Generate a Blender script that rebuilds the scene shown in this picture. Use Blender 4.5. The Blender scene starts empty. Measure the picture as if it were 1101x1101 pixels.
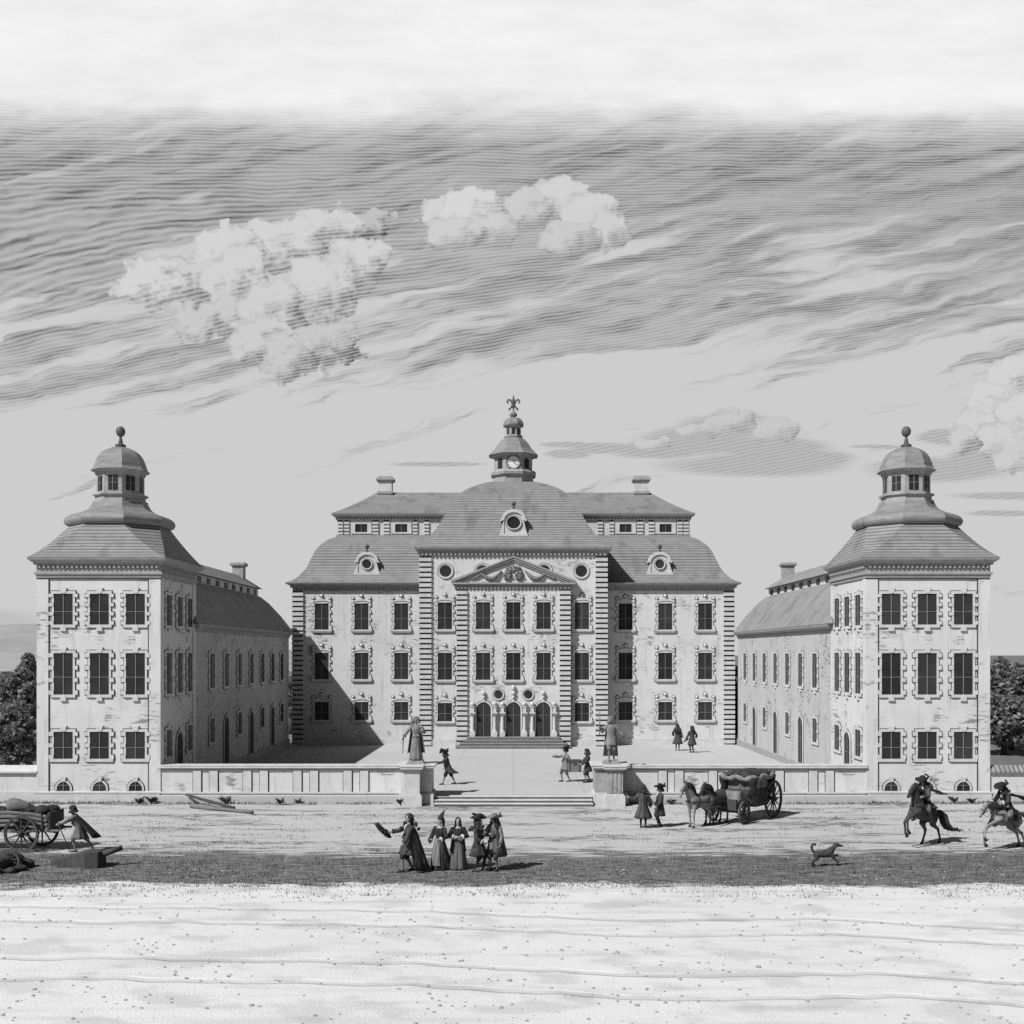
import bpy, math, random
from mathutils import Vector, Matrix
R = math.radians
random.seed(7)
SC = bpy.context.scene
COL = SC.collection
F = 1188.57          # focal length in photo pixels
EYE = 7.0

def W(px, py, z=0.0):
    """point of a level (height z) seen at photo pixel px, py"""
    Y = (EYE - z) * F / (py - 702.0)
    return ((px - 552.0) * Y / F, Y, z)

# ------------------------------------------------------------------ materials
class E:
    nt = None
    def __init__(s, sock): s.s = sock
    @staticmethod
    def m(op, *a, clamp=False):
        n = E.nt.nodes.new('ShaderNodeMath'); n.operation = op; n.use_clamp = clamp
        for i, v in enumerate(a):
            if isinstance(v, E): E.nt.links.new(v.s, n.inputs[i])
            else: n.inputs[i].default_value = v
        return E(n.outputs[0])
    def __add__(a, b): return E.m('ADD', a, b)
    __radd__ = __add__
    def __sub__(a, b): return E.m('SUBTRACT', a, b)
    def __rsub__(a, b): return E.m('SUBTRACT', b, a)
    def __mul__(a, b): return E.m('MULTIPLY', a, b)
    __rmul__ = __mul__
    def __truediv__(a, b): return E.m('DIVIDE', a, b)

def ss(x, a, b):
    n = E.nt.nodes.new('ShaderNodeMapRange'); n.interpolation_type = 'SMOOTHSTEP'
    E.nt.links.new(x.s, n.inputs['Value'])
    n.inputs['From Min'].default_value = a; n.inputs['From Max'].default_value = b
    return E(n.outputs['Result'])
def lin(x, a, b, c, d):
    n = E.nt.nodes.new('ShaderNodeMapRange')
    E.nt.links.new(x.s, n.inputs['Value'])
    for k, v in zip(('From Min', 'From Max', 'To Min', 'To Max'), (a, b, c, d)): n.inputs[k].default_value = v
    return E(n.outputs['Result'])
def xyz(x, y, z=0.0):
    n = E.nt.nodes.new('ShaderNodeCombineXYZ')
    for i, v in enumerate((x, y, z)):
        if isinstance(v, E): E.nt.links.new(v.s, n.inputs[i])
        else: n.inputs[i].default_value = v
    return E(n.outputs[0])
def noise(vec, scale=1.0, detail=3.0, rough=0.55):
    n = E.nt.nodes.new('ShaderNodeTexNoise')
    E.nt.links.new(vec.s, n.inputs['Vector'])
    n.inputs['Scale'].default_value = scale; n.inputs['Detail'].default_value = detail
    n.inputs['Roughness'].default_value = rough
    return E(n.outputs['Fac'])
def sepxyz(sock):
    n = E.nt.nodes.new('ShaderNodeSeparateXYZ'); E.nt.links.new(sock, n.inputs[0])
    return E(n.outputs[0]), E(n.outputs[1]), E(n.outputs[2])
def coord(kind):
    n = E.nt.nodes.new('ShaderNodeTexCoord'); return n.outputs[kind]
def mixf(a, b, f):
    return a + (b - a) * f if isinstance(a, E) or isinstance(b, E) else None

def newmat(name):
    m = bpy.data.materials.new(name); m.use_nodes = True
    E.nt = m.node_tree
    b = m.node_tree.nodes['Principled BSDF']
    b.inputs['Specular IOR Level'].default_value = 0.25
    return m, b
def setcol(b, e):
    n = E.nt.nodes.new('ShaderNodeCombineColor')
    for i in range(3): E.nt.links.new(e.s, n.inputs[i])
    E.nt.links.new(n.outputs[0], b.inputs['Base Color'])
def setbump(b, e, strength=0.4, dist=0.02):
    n = E.nt.nodes.new('ShaderNodeBump')
    n.inputs['Strength'].default_value = strength; n.inputs['Distance'].default_value = dist
    E.nt.links.new(e.s, n.inputs['Height']); E.nt.links.new(n.outputs[0], b.inputs['Normal'])

def mat(name, v, amt=0.25, scale=3.0, stretch=(1, 1, 1), rough=0.85, bump=0.3, fine=None):
    m, b = newmat(name)
    x, y, z = sepxyz(coord('Object'))
    p = xyz(x * stretch[0], y * stretch[1], z * stretch[2])
    n1 = noise(p, scale, 4); n2 = noise(p, scale * 6, 3)
    f = lin(n1 * 0.65 + n2 * 0.35, 0.3, 0.7, v * (1 - amt), v * (1 + amt))
    setcol(b, f); b.inputs['Roughness'].default_value = rough
    setbump(b, n2, bump, 0.03)
    return m

def plaster(name, v, streak=0.58):
    """lime render over brick: soft mottling, short worn brick courses showing through"""
    m, b = newmat(name)
    x, y, z = sepxyz(coord('Object'))
    p = xyz(x, y, z)
    big = noise(p, 0.35, 4); mid = noise(p, 2.2, 4); fin = noise(p, 26, 2)
    h = x + y
    worn = noise(xyz(h * 0.5, h * 0.13 + 7.3, z * 0.55), 1.0, 3)
    course = noise(xyz(h * 1.7, 3.1, z * 9.0), 1.0, 3)
    worn2 = noise(xyz(h * 0.9, h * 0.31 + 2.3, z * 1.1), 1.0, 4)
    mask = E.m('MAXIMUM', ss(worn, 0.52, 0.66) * ss(course, 0.50, 0.60), 0.8 * ss(worn2, 0.60, 0.68) * ss(course, 0.44, 0.56))
    rain = noise(xyz(h * 5.0, 1.7, z * 0.35), 1.0, 3)
    base = v * 0.76 + v * 0.32 * big + v * 0.16 * mid + v * 0.05 * fin
    base = base * (1.0 - 0.17 * ss(rain, 0.52, 0.75))
    col = base * (1.0 - streak * mask)
    setcol(b, col); b.inputs['Roughness'].default_value = 0.9
    setbump(b, mid * 0.5 + fin * 0.5 - mask * 0.6, 0.35, 0.02)
    return m

def roofing(name, v, pitch, along=True, dark=0.55):
    """metal / tile roof: a course line every pitch metres of slope (UV in metres)"""
    m, b = newmat(name)
    u, w, _ = sepxyz(coord('UV'))
    x, y, z = sepxyz(coord('Object'))
    d = w if along else u
    o = u if along else w
    wob = noise(xyz(o * 0.5, d * 2.0), 1.0, 2)
    d2 = d + 0.06 * wob
    fr = E.m('FRACT', d2 / pitch)
    idx = E.m('FLOOR', d2 / pitch)
    line = ss(E.m('ABSOLUTE', fr - 0.5), 0.26, 0.42)
    row = noise(xyz(idx * 3.7, o * 0.35), 1.0, 3)
    tile = noise(xyz(idx * 9.1, E.m('FLOOR', o / 0.3)), 1.0, 0)
    mott = noise(xyz(x, y, z), 1.2, 4)
    stain = noise(xyz(x * 0.8, y * 0.8, z * 0.25), 1.0, 4)
    col = v * (0.40 + 0.45 * row + 0.40 * mott + 0.34 * tile) * (1.0 - 0.22 * ss(stain, .52, .66))
    col = col * (1.0 - dark * line * lin(row, 0.3, 0.7, 0.6, 1.1))
    setcol(b, col); b.inputs['Roughness'].default_value = 0.7
    setbump(b, (1.0 - line) + 0.3 * tile, 0.5, 0.03)
    return m

def stuccoground():
    m, b = newmat('sandy_ground')
    x, y, z = sepxyz(coord('Object'))
    p = xyz(x, y, 0.0)
    big = noise(p, 0.12, 5); mid = noise(p, 1.1, 4); fin = noise(p, 14, 3)
    ruts = noise(xyz(x * 0.16, y * 1.5), 1.0, 4)
    patch = ss(noise(xyz(x * 0.20, y * 0.85, 4.0), 1.0, 5), 0.50, 0.60)
    tick = ss(noise(xyz(x * 1.5, y * 5.5, 2.0), 1.0, 4), 0.40, 0.60)
    sand = 0.34 + 0.10 * big + 0.08 * mid + 0.07 * fin
    sand = sand * (1.0 - 0.35 * ss(ruts, 0.60, 0.72)) * (1.0 - 0.72 * patch * tick)
    # turf belt across the foreground and a thin weedy belt along the palace walls
    edge = y + 4.6 * (noise(xyz(x * 0.12, y * 0.25, 9.0), 1.0, 4) - 0.5) - 0.035 * E.m('ABSOLUTE', x)
    turf = ss(lin(edge, 40.6, 35.2, 0.0, 1.0) * 1.3 + (noise(xyz(x * 0.55, y * 3.6, 3.0), 1.0, 5, .68) - 0.5) * 3.2, 0.36, 0.64) * ss(y + 4.2 * (noise(xyz(x * 0.22, y * 0.5, 5.0), 1.0, 6, .65) - 0.5) + 0.8 * (noise(xyz(x * 2.0, y * 5.0, 15.0), 1.0, 3) - 0.5), 33.0, 33.6)
    blades = noise(xyz(x * 1.6, y * 8.0, 1.0), 1.0, 4)
    turfc = lin(blades, 0.32, 0.68, 0.05, 0.25) * (0.7 + 0.6 * noise(xyz(x * 0.3, y * 1.2, 8.0), 1.0, 4))
    belt = ss(E.m('ABSOLUTE', y - 51.5 + 0.9 * (noise(xyz(x * 0.5, y * 0.9), 1.0, 4) - 0.5)), 0.75, 0.25)
    col = sand * (1.0 - turf) + turfc * turf
    col = col * (1.0 - 0.6 * belt * tick)
    # pale raked gravel of the carriage road nearest to the viewer
    road = ss(y + 4.2 * (noise(xyz(x * 0.22, y * 0.5, 5.0), 1.0, 6, .65) - 0.5) + 0.8 * (noise(xyz(x * 2.0, y * 5.0, 15.0), 1.0, 3) - 0.5), 33.6, 33.0)
    yr = y + 3.4 * noise(xyz(x * 0.10, 3.0), 1.0, 4) - 1.6 + 0.09 * x
    rut = E.m('MAXIMUM', ss(E.m('ABSOLUTE', yr - 29.6), .22, .08), E.m('MAXIMUM', ss(E.m('ABSOLUTE', yr - 28.0), .22, .08), E.m('MAXIMUM', ss(E.m('ABSOLUTE', yr - 24.6), .20, .08), ss(E.m('ABSOLUTE', yr - 23.0), .20, .08))))
    gravel = (0.44 + 0.16 * big + 0.12 * mid + 0.16 * fin) * (1.0 - 0.12 * ss(ruts, 0.52, 0.66)) * (1.0 - 0.16 * ss(noise(xyz(x * 0.5 + y * 0.2, y * 0.7 - x * 0.1, 31.0), 1.0, 5), .5, .62)) * (1.0 - 0.16 * rut * lin(mid, .3, .7, .3, 1.0))
    col = col * (1.0 - road) + gravel * road
    # meadow far away
    far = ss(y, 52.5, 56.0)
    col = col * (1.0 - far) + (0.10 + 0.10 * big) * far
    setcol(b, col); b.inputs['Roughness'].default_value = 0.95
    setbump(b, fin * 0.6 + blades * turf * 2.0 + mid * 0.5 - rut * road * 1.5, 0.6, 0.05)
    return m

def courtmat():
    m, b = newmat('court_paving')
    x, y, z = sepxyz(coord('Object'))
    p = xyz(x, y, 0.0)
    big = noise(p, 0.2, 4); fin = noise(p, 9, 3)
    jx = ss(E.m('ABSOLUTE', E.m('FRACT', x / 3.4) - 0.5), 0.485, 0.497)
    jy = ss(E.m('ABSOLUTE', E.m('FRACT', y / 3.4) - 0.5), 0.478, 0.495)
    col = (0.38 + 0.12 * big + 0.06 * fin) * (1.0 - 0.16 * E.m('MAXIMUM', jx, jy))
    setcol(b, col); b.inputs['Roughness'].default_value = 0.9
    setbump(b, fin, 0.3, 0.02)
    return m

M = {}
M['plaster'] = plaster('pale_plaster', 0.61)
M['wing_shade_plaster'] = plaster('wing_shade_plaster', 0.47)  # darker copy of the wall plaster: court-side shade put into the colour
M['stone'] = mat('pale_dressed_stone', 0.56, 0.18, 2.2)
M['stone_mid'] = mat('mid_grey_stone', 0.33, 0.25, 3.0)
M['joint'] = mat('dark_joint', 0.06, 0.2, 4.0)
M['step'] = mat('step_stone_shade', 0.17, 0.3, 3.0)  # dark for the risers: their shade is put into the colour
M['roof'] = roofing('roof_courses', 0.265, 0.25, dark=0.6)
M['roof_seam'] = roofing('roof_seams', 0.30, 0.34, along=False, dark=0.5)
M['dome'] = mat('copper_sheet', 0.23, 0.3, 1.5, (1, 1, 4), 0.55)
M['lead'] = mat('dark_lead', 0.10, 0.3, 4.0, rough=0.5)
def glassmat():
    m, b = newmat('dark_window_glass')
    ob = E.nt.nodes.new('ShaderNodeObjectInfo'); rn = E(ob.outputs['Random'])
    x, y, z = sepxyz(coord('Object'))
    n = noise(xyz(x * 1.5, rn * 30, z * 1.1), 1.0, 3); pane = noise(xyz(E.m('FLOOR', x * 2.2) * 3.1, rn * 50, E.m('FLOOR', z * 2.0) * 1.7), 1.0, 0)
    setcol(b, (0.012 + 0.022 * n + 0.022 * pane) * lin(rn, 0, 1, .7, 1.4)); b.inputs['Roughness'].default_value = .3
    b.inputs['Specular IOR Level'].default_value = .12
    return m
M['glass'] = glassmat()
M['bar'] = mat('glazing_bar', 0.20, 0.1, 3.0)
M['door'] = mat('dark_door_wood', 0.035, 0.3, 2.0, (6, 6, 0.6))
M['ground'] = stuccoground()
M['court'] = courtmat()
M['wood'] = mat('weathered_wood', 0.075, 0.45, 2.0, (7, 7, 1.2))
M['wood_dark'] = mat('dark_wood', 0.06, 0.45, 2.5, (2, 6, 6))
M['wood_pale'] = mat('pale_wood', 0.17, 0.35, 2.5, (1.2, 7, 7))
M['skin'] = mat('skin', 0.33, 0.1, 5.0, rough=0.6)
def cloth(name, v, con=0.75):
    m, b = newmat(name)
    x, y, z = sepxyz(coord('Object')); ob = E.nt.nodes.new('ShaderNodeObjectInfo'); rn = E(ob.outputs['Random'])
    a = E.m('ARCTAN2', y, x)
    fold = noise(xyz(a * 2.6 + rn * 40, z * 0.9, rn * 9), 1.0, 3); fine = noise(xyz(x * 30, y * 30, z * 30), 1.0, 3)
    f = lin(fold * .75 + fine * .25, .34, .66, v * (1 - con), v * (1 + con)) * lin(rn, 0, 1, .75, 1.25)  # light and dark of the folds painted into the cloth colour
    setcol(b, f); b.inputs['Roughness'].default_value = .9
    setbump(b, fold * 2 + fine * .5, .9, .05)
    return m
M['black'] = mat('black_cloth', 0.025, 0.4, 5.0)
M['dark'] = cloth('dark_cloth', 0.035)
M['mid'] = cloth('grey_cloth', 0.06)
M['pale'] = cloth('pale_cloth', 0.18, .6)
M['white'] = mat('white_linen', 0.5, 0.15, 6.0)
M['damask'] = mat('figured_damask', 0.045, 1.0, 9.0)
M['hose'] = mat('stocking', 0.2, 0.15, 5.0)
M['hair'] = mat('curled_hair', 0.045, 0.6, 14.0)
M['hide_dark'] = mat('dark_horse_hide', 0.055, 0.5, 2.6, rough=0.55)
M['hide_pale'] = mat('dapple_horse_hide', 0.24, 0.45, 4.5, rough=0.6)
M['hoof'] = mat('hoof', 0.04, 0.2, 5.0)
M['leather'] = mat('dark_leather', 0.04, 0.3, 6.0, rough=0.5)
M['fur'] = mat('dog_fur', 0.055, 0.6, 14.0)
M['iron'] = mat('iron', 0.06, 0.3, 8.0, rough=0.5)
def leafmat(name, v):
    m = mat(name, v, 0.4, 1.5); nt = m.node_tree; b = nt.nodes['Principled BSDF']; o = nt.nodes['Material Output']
    t = nt.nodes.new('ShaderNodeBsdfTranslucent'); t.inputs[0].default_value = (v * 1.3,) * 3 + (1,); a = nt.nodes.new('ShaderNodeMixShader'); a.inputs[0].default_value = .4
    nt.links.new(b.outputs[0], a.inputs[1]); nt.links.new(t.outputs[0], a.inputs[2]); nt.links.new(a.outputs[0], o.inputs[0]); return m
M['leaf_a'] = leafmat('leaf_dark', 0.12)
M['leaf_b'] = leafmat('leaf_mid', 0.25)
M['leaf_c'] = leafmat('leaf_light', 0.38)
M['bark'] = mat('bark', 0.07, 0.4, 3.0, (4, 4, 0.7))
M['grass_a'] = mat('grass_dark', 0.05, 0.4, 2.0)
M['grass_b'] = mat('grass_light', 0.14, 0.4, 2.0)
M['statue'] = mat('statue_stone', 0.19, 0.5, 5.0, (1, 1, 0.5))
M['clock'] = mat('clock_white', 0.75, 0.05, 3.0)
M['hill'] = mat('hill_meadow', 0.30, 0.25, 0.02, (1, 1, 6))
M['tiles'] = roofing('coping_tiles', 0.34, 0.22, along=False, dark=0.7)

# ------------------------------------------------------------------ mesh builder
class MB:
    def __init__(s): s.v = []; s.f = []; s.uv = {}; s.mi = {}; s.sm = set(); s.cur = 0; s.smooth = False
    def add(s, vs, fs, uvs=None):
        o = len(s.v); s.v += [tuple(p) for p in vs]
        for i, f in enumerate(fs):
            k = len(s.f); s.f.append([o + a for a in f])
            if s.cur: s.mi[k] = s.cur
            if s.smooth: s.sm.add(k)
            if uvs: s.uv[k] = uvs[i]
    def box(s, x0, x1, y0, y1, z0, z1):
        v = [(x, y, z) for z in (z0, z1) for y in (y0, y1) for x in (x0, x1)]
        s.add(v, [(0, 2, 3, 1), (4, 5, 7, 6), (0, 1, 5, 4), (2, 6, 7, 3), (0, 4, 6, 2), (1, 3, 7, 5)])
    def prism(s, poly, y0, y1):
        """poly in (x, z), counter-clockwise seen from -Y"""
        n = len(poly)
        v = [(x, y0, z) for x, z in poly] + [(x, y1, z) for x, z in poly]
        s.add(v, [tuple(range(n)), tuple(range(2 * n - 1, n - 1, -1))] +
              [(i, n + i, n + (i + 1) % n, (i + 1) % n) for i in range(n)])
    def ringprism(s, outer, inner, y0, y1, closed=True):
        n = len(outer)
        v = [(x, y0, z) for x, z in outer] + [(x, y0, z) for x, z in inner] + \
            [(x, y1, z) for x, z in outer] + [(x, y1, z) for x, z in inner]
        f = []
        for i in range(n if closed else n - 1):
            j = (i + 1) % n
            f += [(i, j, n + j, n + i), (2 * n + i, 2 * n + j, j, i), (n + i, n + j, 3 * n + j, 3 * n + i),
                  (2 * n + j, 2 * n + i, 3 * n + i, 3 * n + j)]
        if not closed:
            f += [(0, n, 3 * n, 2 * n), (n - 1, 3 * n - 1, 4 * n - 1, 2 * n - 1)]
        s.add(v, f)
    def rings(s, rs, cap=True, closed=True):
        n = len(rs[0]); v = [p for r in rs for p in r]; f = []
        for k in range(len(rs) - 1):
            for i in range(n if closed else n - 1):
                j = (i + 1) % n
                f.append((k * n + i, k * n + j, (k + 1) * n + j, (k + 1) * n + i))
        if cap:
            f.append(tuple(range(n - 1, -1, -1))); f.append(tuple((len(rs) - 1) * n + i for i in range(n)))
        s.add(v, f)
    def lathe(s, prof, c=(0, 0, 0), n=12, ph=0.0, cap=True):
        s.rings([[(c[0] + r * math.cos(ph + 2 * math.pi * i / n), c[1] + r * math.sin(ph + 2 * math.pi * i / n), c[2] + z)
                  for i in range(n)] for r, z in prof], cap)
    def ball(s, c, r, n=10, m=6, sq=(1, 1, 1)):
        s.rings([[(c[0] + sq[0] * r * max(math.sin(math.pi * k / m), 0.03) * math.cos(2 * math.pi * i / n),
                   c[1] + sq[1] * r * max(math.sin(math.pi * k / m), 0.03) * math.sin(2 * math.pi * i / n),
                   c[2] - sq[2] * r * math.cos(math.pi * k / m)) for i in range(n)] for k in range(m + 1)])
    def tube(s, pts, rad, n=8, cap=True, flat=1.0, side=None):
        pts = [Vector(p) for p in pts]
        if not hasattr(rad, '__len__'): rad = [rad] * len(pts)
        up = None; rs = []
        for k, p in enumerate(pts):
            t = (pts[min(k + 1, len(pts) - 1)] - pts[max(k - 1, 0)]).normalized()
            if up is None:
                up = Vector(side) if side else (Vector((1, 0, 0)) if abs(t.x) < 0.8 else Vector((0, 1, 0)))
            up = (up - t * up.dot(t)).normalized()
            w = t.cross(up)
            r = rad[k]; ra, rb = (r if hasattr(r, '__len__') else (r, r * flat))
            rs.append([tuple(p + up * (ra * math.cos(2 * math.pi * i / n)) + w * (rb * math.sin(2 * math.pi * i / n))) for i in range(n)])
        s.rings(rs, cap)
    def strips(s, rings, lens=None, cap=True):
        """rings of m corners; every side its own strip so that hips stay sharp; UV in metres"""
        m = len(rings[0]); acc = [0.0]
        for k in range(1, len(rings)):
            acc.append(acc[-1] + max((Vector(rings[k][i]) - Vector(rings[k - 1][i])).length for i in (0,)) * 0.75 +
                       0.25 * abs(rings[k][0][2] - rings[k - 1][0][2]))
        for i in range(m):
            j = (i + 1) % m; v = []; f = []; uv = []
            a0 = Vector(rings[0][i]); d = (Vector(rings[0][j]) - a0)
            d = d.normalized() if d.length > 1e-6 else Vector((1, 0, 0))
            for k in range(len(rings)): v += [rings[k][i], rings[k][j]]
            for k in range(len(rings) - 1):
                q = (2 * k, 2 * k + 1, 2 * k + 3, 2 * k + 2)
                f.append(q)
                uv.append([((Vector(v[a]) - a0).dot(d) + 100, acc[a // 2]) for a in q])
            sm = s.smooth; s.smooth = len(rings) > 14; s.add(v, f, uv); s.smooth = sm
        if cap:
            s.add(rings[-1], [tuple(range(m))]); s.add(rings[0], [tuple(range(m - 1, -1, -1))])
    def build(s, name, mats, parent=None, origin=(0, 0, 0), loc=None):
        me = s.mesh(name, mats, origin)
        return link(name, me, parent, loc)
    def mesh(s, name, mats, origin=(0, 0, 0)):
        me = bpy.data.meshes.new(name)
        ox, oy, oz = origin
        me.from_pydata([(x - ox, y - oy, z - oz) for x, y, z in s.v], [], s.f)
        for m_ in (mats if isinstance(mats, (list, tuple)) else [mats]):
            me.materials.append(M[m_] if isinstance(m_, str) else m_)
        for k, i in s.mi.items(): me.polygons[k].material_index = i
        for k in s.sm: me.polygons[k].use_smooth = True
        if s.uv:
            ul = me.uv_layers.new(name='UVMap')
            for k, uvs in s.uv.items():
                for li, q in zip(me.polygons[k].loop_indices, uvs): ul.data[li].uv = q
        me.update()
        return me

def link(name, me, parent=None, loc=None, rz=0.0):
    o = bpy.data.objects.new(name, me); COL.objects.link(o)
    if parent is not None: o.parent = parent
    if loc: o.location = loc
    if rz: o.rotation_euler = (0, 0, rz)
    return o
def tag(o, label=None, cat=None, group=None, kind=None):
    for k, v in (('label', label), ('category', cat), ('group', group), ('kind', kind)):
        if v: o[k] = v
    return o
def thing(name, label, cat, loc=(0, 0, 0), rz=0.0, group=None, scale=1.0):
    o = bpy.data.objects.new(name, None); COL.objects.link(o)
    o.location = loc; o.rotation_euler = (0, 0, rz); o.scale = (scale,) * 3
    o.empty_display_size = 0.3
    return tag(o, label, cat, group)

def curve(pts, n=4):
    """Catmull-Rom through 2-D points"""
    out = []
    for i in range(len(pts) - 1):
        p0 = pts[max(i - 1, 0)]; p1 = pts[i]; p2 = pts[i + 1]; p3 = pts[min(i + 2, len(pts) - 1)]
        for k in range(n):
            t = k / n
            out.append(tuple(0.5 * (2 * b + (c - a) * t + (2 * a - 5 * b + 4 * c - d) * t * t + (3 * b - a - 3 * c + d) * t ** 3)
                             for a, b, c, d in zip(p0, p1, p2, p3)))
    out.append(pts[-1]); return out
def rect(x0, x1, y0, y1, i, z):
    return [(x0 + i, y0 + i, z), (x1 - i, y0 + i, z), (x1 - i, y1 - i, z), (x0 + i, y1 - i, z)]
def octo(c, a, z):
    r = a / math.cos(math.pi / 8)
    return [(c[0] + r * math.cos(R(-112.5 + 45 * k)), c[1] + r * math.sin(R(-112.5 + 45 * k)), z) for k in range(8)]
def circ(cx, cz, r, n=24, sx=1.0):
    return [(cx + sx * r * math.cos(2 * math.pi * k / n), cz + r * math.sin(2 * math.pi * k / n)) for k in range(n)]
def archpoly(w, h, n=12, cx=0.0, z0=0.0):
    r = w / 2
    return [(cx - r, z0), (cx + r, z0)] + [(cx + r * math.cos(math.pi * k / n), z0 + h - r + r * math.sin(math.pi * k / n)) for k in range(n + 1)]

# ------------------------------------------------------------------ windows (wall plane y = 0, looking to -Y)
def glaze(mb, w, h, rows=(0.42,), arch=False, door=False):
    mb.cur = 0
    if arch: mb.prism(archpoly(w, h), -0.02, 0.04)
    else: mb.box(-w / 2, w / 2, -0.02, 0.04, 0, h)
    mb.cur = 1
    b = 0.018
    mb.box(-b, b, -0.045, -0.021, 0, h - (0.02 if arch else 0))
    for r in rows:
        mb.box(-w / 2, -b - 0.001, -0.04, -0.021, h * r - b * .7, h * r + b * .7); mb.box(b + 0.001, w / 2, -0.04, -0.021, h * r - b * .7, h * r + b * .7)
    mb.cur = 0
def obox(mb, x0, x1, y0, y1, z0, z1, o=0.032):
    """a dressed block bedded in a thin dark joint"""
    mb.box(x0, x1, y0, y1, z0, z1)
    c = mb.cur; mb.cur = 1; mb.box(x0 - o, x1 + o, -0.02, y1 + .01, z0 - o, z1 + o); mb.cur = c
def win_tower(w, h, low=False, blocks=4):
    s = MB(); j = 0.10; t = 0.05
    obox(s, -w / 2 - j, -w / 2, -t, 0.02, 0, h); obox(s, w / 2, w / 2 + j, -t, 0.02, 0, h)
    obox(s, -w / 2 - j - 0.03, w / 2 + j + 0.03, -t - 0.01, 0.02, h, h + 0.13)
    obox(s, -w / 2 - j - (0.10 if low else 0.03), w / 2 + j + (0.10 if low else 0.03), -t - 0.02, 0.02, -0.14, 0)
    bh = min(0.20, h / (2.2 * blocks))
    for k in range(blocks):
        z = (h - bh) * k / (blocks - 1)
        for sg in (-1, 1):
            xa, xb = sorted((sg * (w / 2 + 0.015), sg * (w / 2 + 0.235)))
            obox(s, xa, xb, -t - 0.02, 0.02, z, z + bh)
    s.prism([(-0.10, h + 0.02), (0.10, h + 0.02), (0.17, h + 0.28), (-0.17, h + 0.28)], -t - 0.035, 0.02)
    if not low:
        s.prism([(-0.15, -0.30), (0.15, -0.30), (0.10, -0.02), (-0.10, -0.02)], -t - 0.035, 0.02)
    g = MB(); glaze(g, w, h)
    return s, g
def win_palace(w, h, blocks=4):
    s = MB(); j = 0.09; t = 0.06
    obox(s, -w / 2 - j, -w / 2, -t, 0.02, 0, h); obox(s, w / 2, w / 2 + j, -t, 0.02, 0, h)
    bh = min(0.19, h / (2.2 * blocks))
    for k in range(blocks):
        z = 0.12 + (h - bh - 0.12) * k / (blocks - 1)
        for sg in (-1, 1):
            xa, xb = sorted((sg * (w / 2 + 0.02), sg * (w / 2 + 0.21)))
            obox(s, xa, xb, -t - 0.025, 0.02, z, z + bh)
    # moulded sill on two brackets
    obox(s, -w / 2 - 0.26, w / 2 + 0.26, -t - 0.09, 0.02, -0.13, 0.0)
    obox(s, -w / 2 - 0.20, w / 2 + 0.20, -t - 0.06, 0.02, -0.21, -0.13)
    obox(s, -w / 2 - 0.24, -w / 2 - 0.05, -t - 0.10, 0.02, 0.001, 0.12); obox(s, w / 2 + 0.05, w / 2 + 0.24, -t - 0.10, 0.02, 0.001, 0.12)
    # segmental head with three ball finials
    n = 10; hw = w / 2 + 0.16; ou = []; inn = []
    for k in range(n + 1):
        x = -hw + 2 * hw * k / n; zz = 0.18 * (1 - (x / hw) ** 2)
        ou.append((x, h + 0.16 + zz)); inn.append((x, h + 0.05 + zz * 0.8))
    s.ringprism(ou[::-1], inn[::-1], -t - 0.06, 0.02, closed=False)
    s.prism([(-hw + .02, h + 0.003)] + [(hw - .02, h + 0.003)] + [(x, z - .002) for x, z in inn[::-1][1:-1]], -t - 0.02, 0.02)
    for x, zb, r in ((-w / 2 - 0.11, h + 0.14, 0.115), (w / 2 + 0.11, h + 0.14, 0.115), (0, h + 0.30, 0.14)):
        s.lathe([(0.09, 0), (0.09, 0.07), (0.045, 0.1), (0.045, 0.15)], (x, -t + 0.01, zb), 8)
        s.smooth = True; s.ball((x, -t + 0.01, zb + 0.13 + r), r, 10, 7); s.smooth = False
        s.cur = 1; s.prism(circ(x, zb + .13 + r, r + .035, 14), -.02, .02); s.cur = 0
    g = MB(); glaze(g, w, h)
    return s, g
def oculus(r, ring=0.13, t=0.05, sx=1.0):
    s = MB()
    n = 24
    s.ringprism(circ(0, 0, r + ring, n, sx), circ(0, 0, r, n, sx), -t, 0.02)
    s.cur = 1; s.ringprism(circ(0, 0, r + ring + .035, n, sx), circ(0, 0, r + ring - .01, n, sx), -.02, .02); s.cur = 0
    s.ringprism(circ(0, 0, r + ring * 1.0, n, sx), circ(0, 0, r + ring * .55, n, sx), -t - 0.03, -t + 0.003)
    g = MB(); g.prism(circ(0, 0, r + 0.01, n, sx), -0.02, 0.04)
    return s, g
def arch_door(w, h, t=0.06, ring=0.12):
    s = MB(); n = 14; r = w / 2; s.cur = 1
    q_ = [[(a_, 0.0)] + [(a_ * math.cos(math.pi * k / n), h - r + a_ * math.sin(math.pi * k / n)) for k in range(n + 1)] + [(-a_, 0.0)] for a_ in (r + ring + .035, r + ring - .01)]
    s.ringprism(q_[0], q_[1], -.02, .02, closed=False); s.cur = 0
    ou = [(r + ring, 0.0)] + [((r + ring) * math.cos(math.pi * k / n), h - r + (r + ring) * math.sin(math.pi * k / n)) for k in range(n + 1)] + [(-r - ring, 0.0)]
    inn = [(r, 0.0)] + [(r * math.cos(math.pi * k / n), h - r + r * math.sin(math.pi * k / n)) for k in range(n + 1)] + [(-r, 0.0)]
    s.ringprism(ou, inn, -t, 0.02, closed=False)
    s.prism([(-0.08, h + 0.01), (0.08, h + 0.01), (0.14, h + ring + 0.14), (-0.14, h + ring + 0.14)], -t - 0.03, 0.02)
    g = MB(); glaze(g, w, h, (0.62,), arch=True)
    return s, g
_wm = {}
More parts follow.
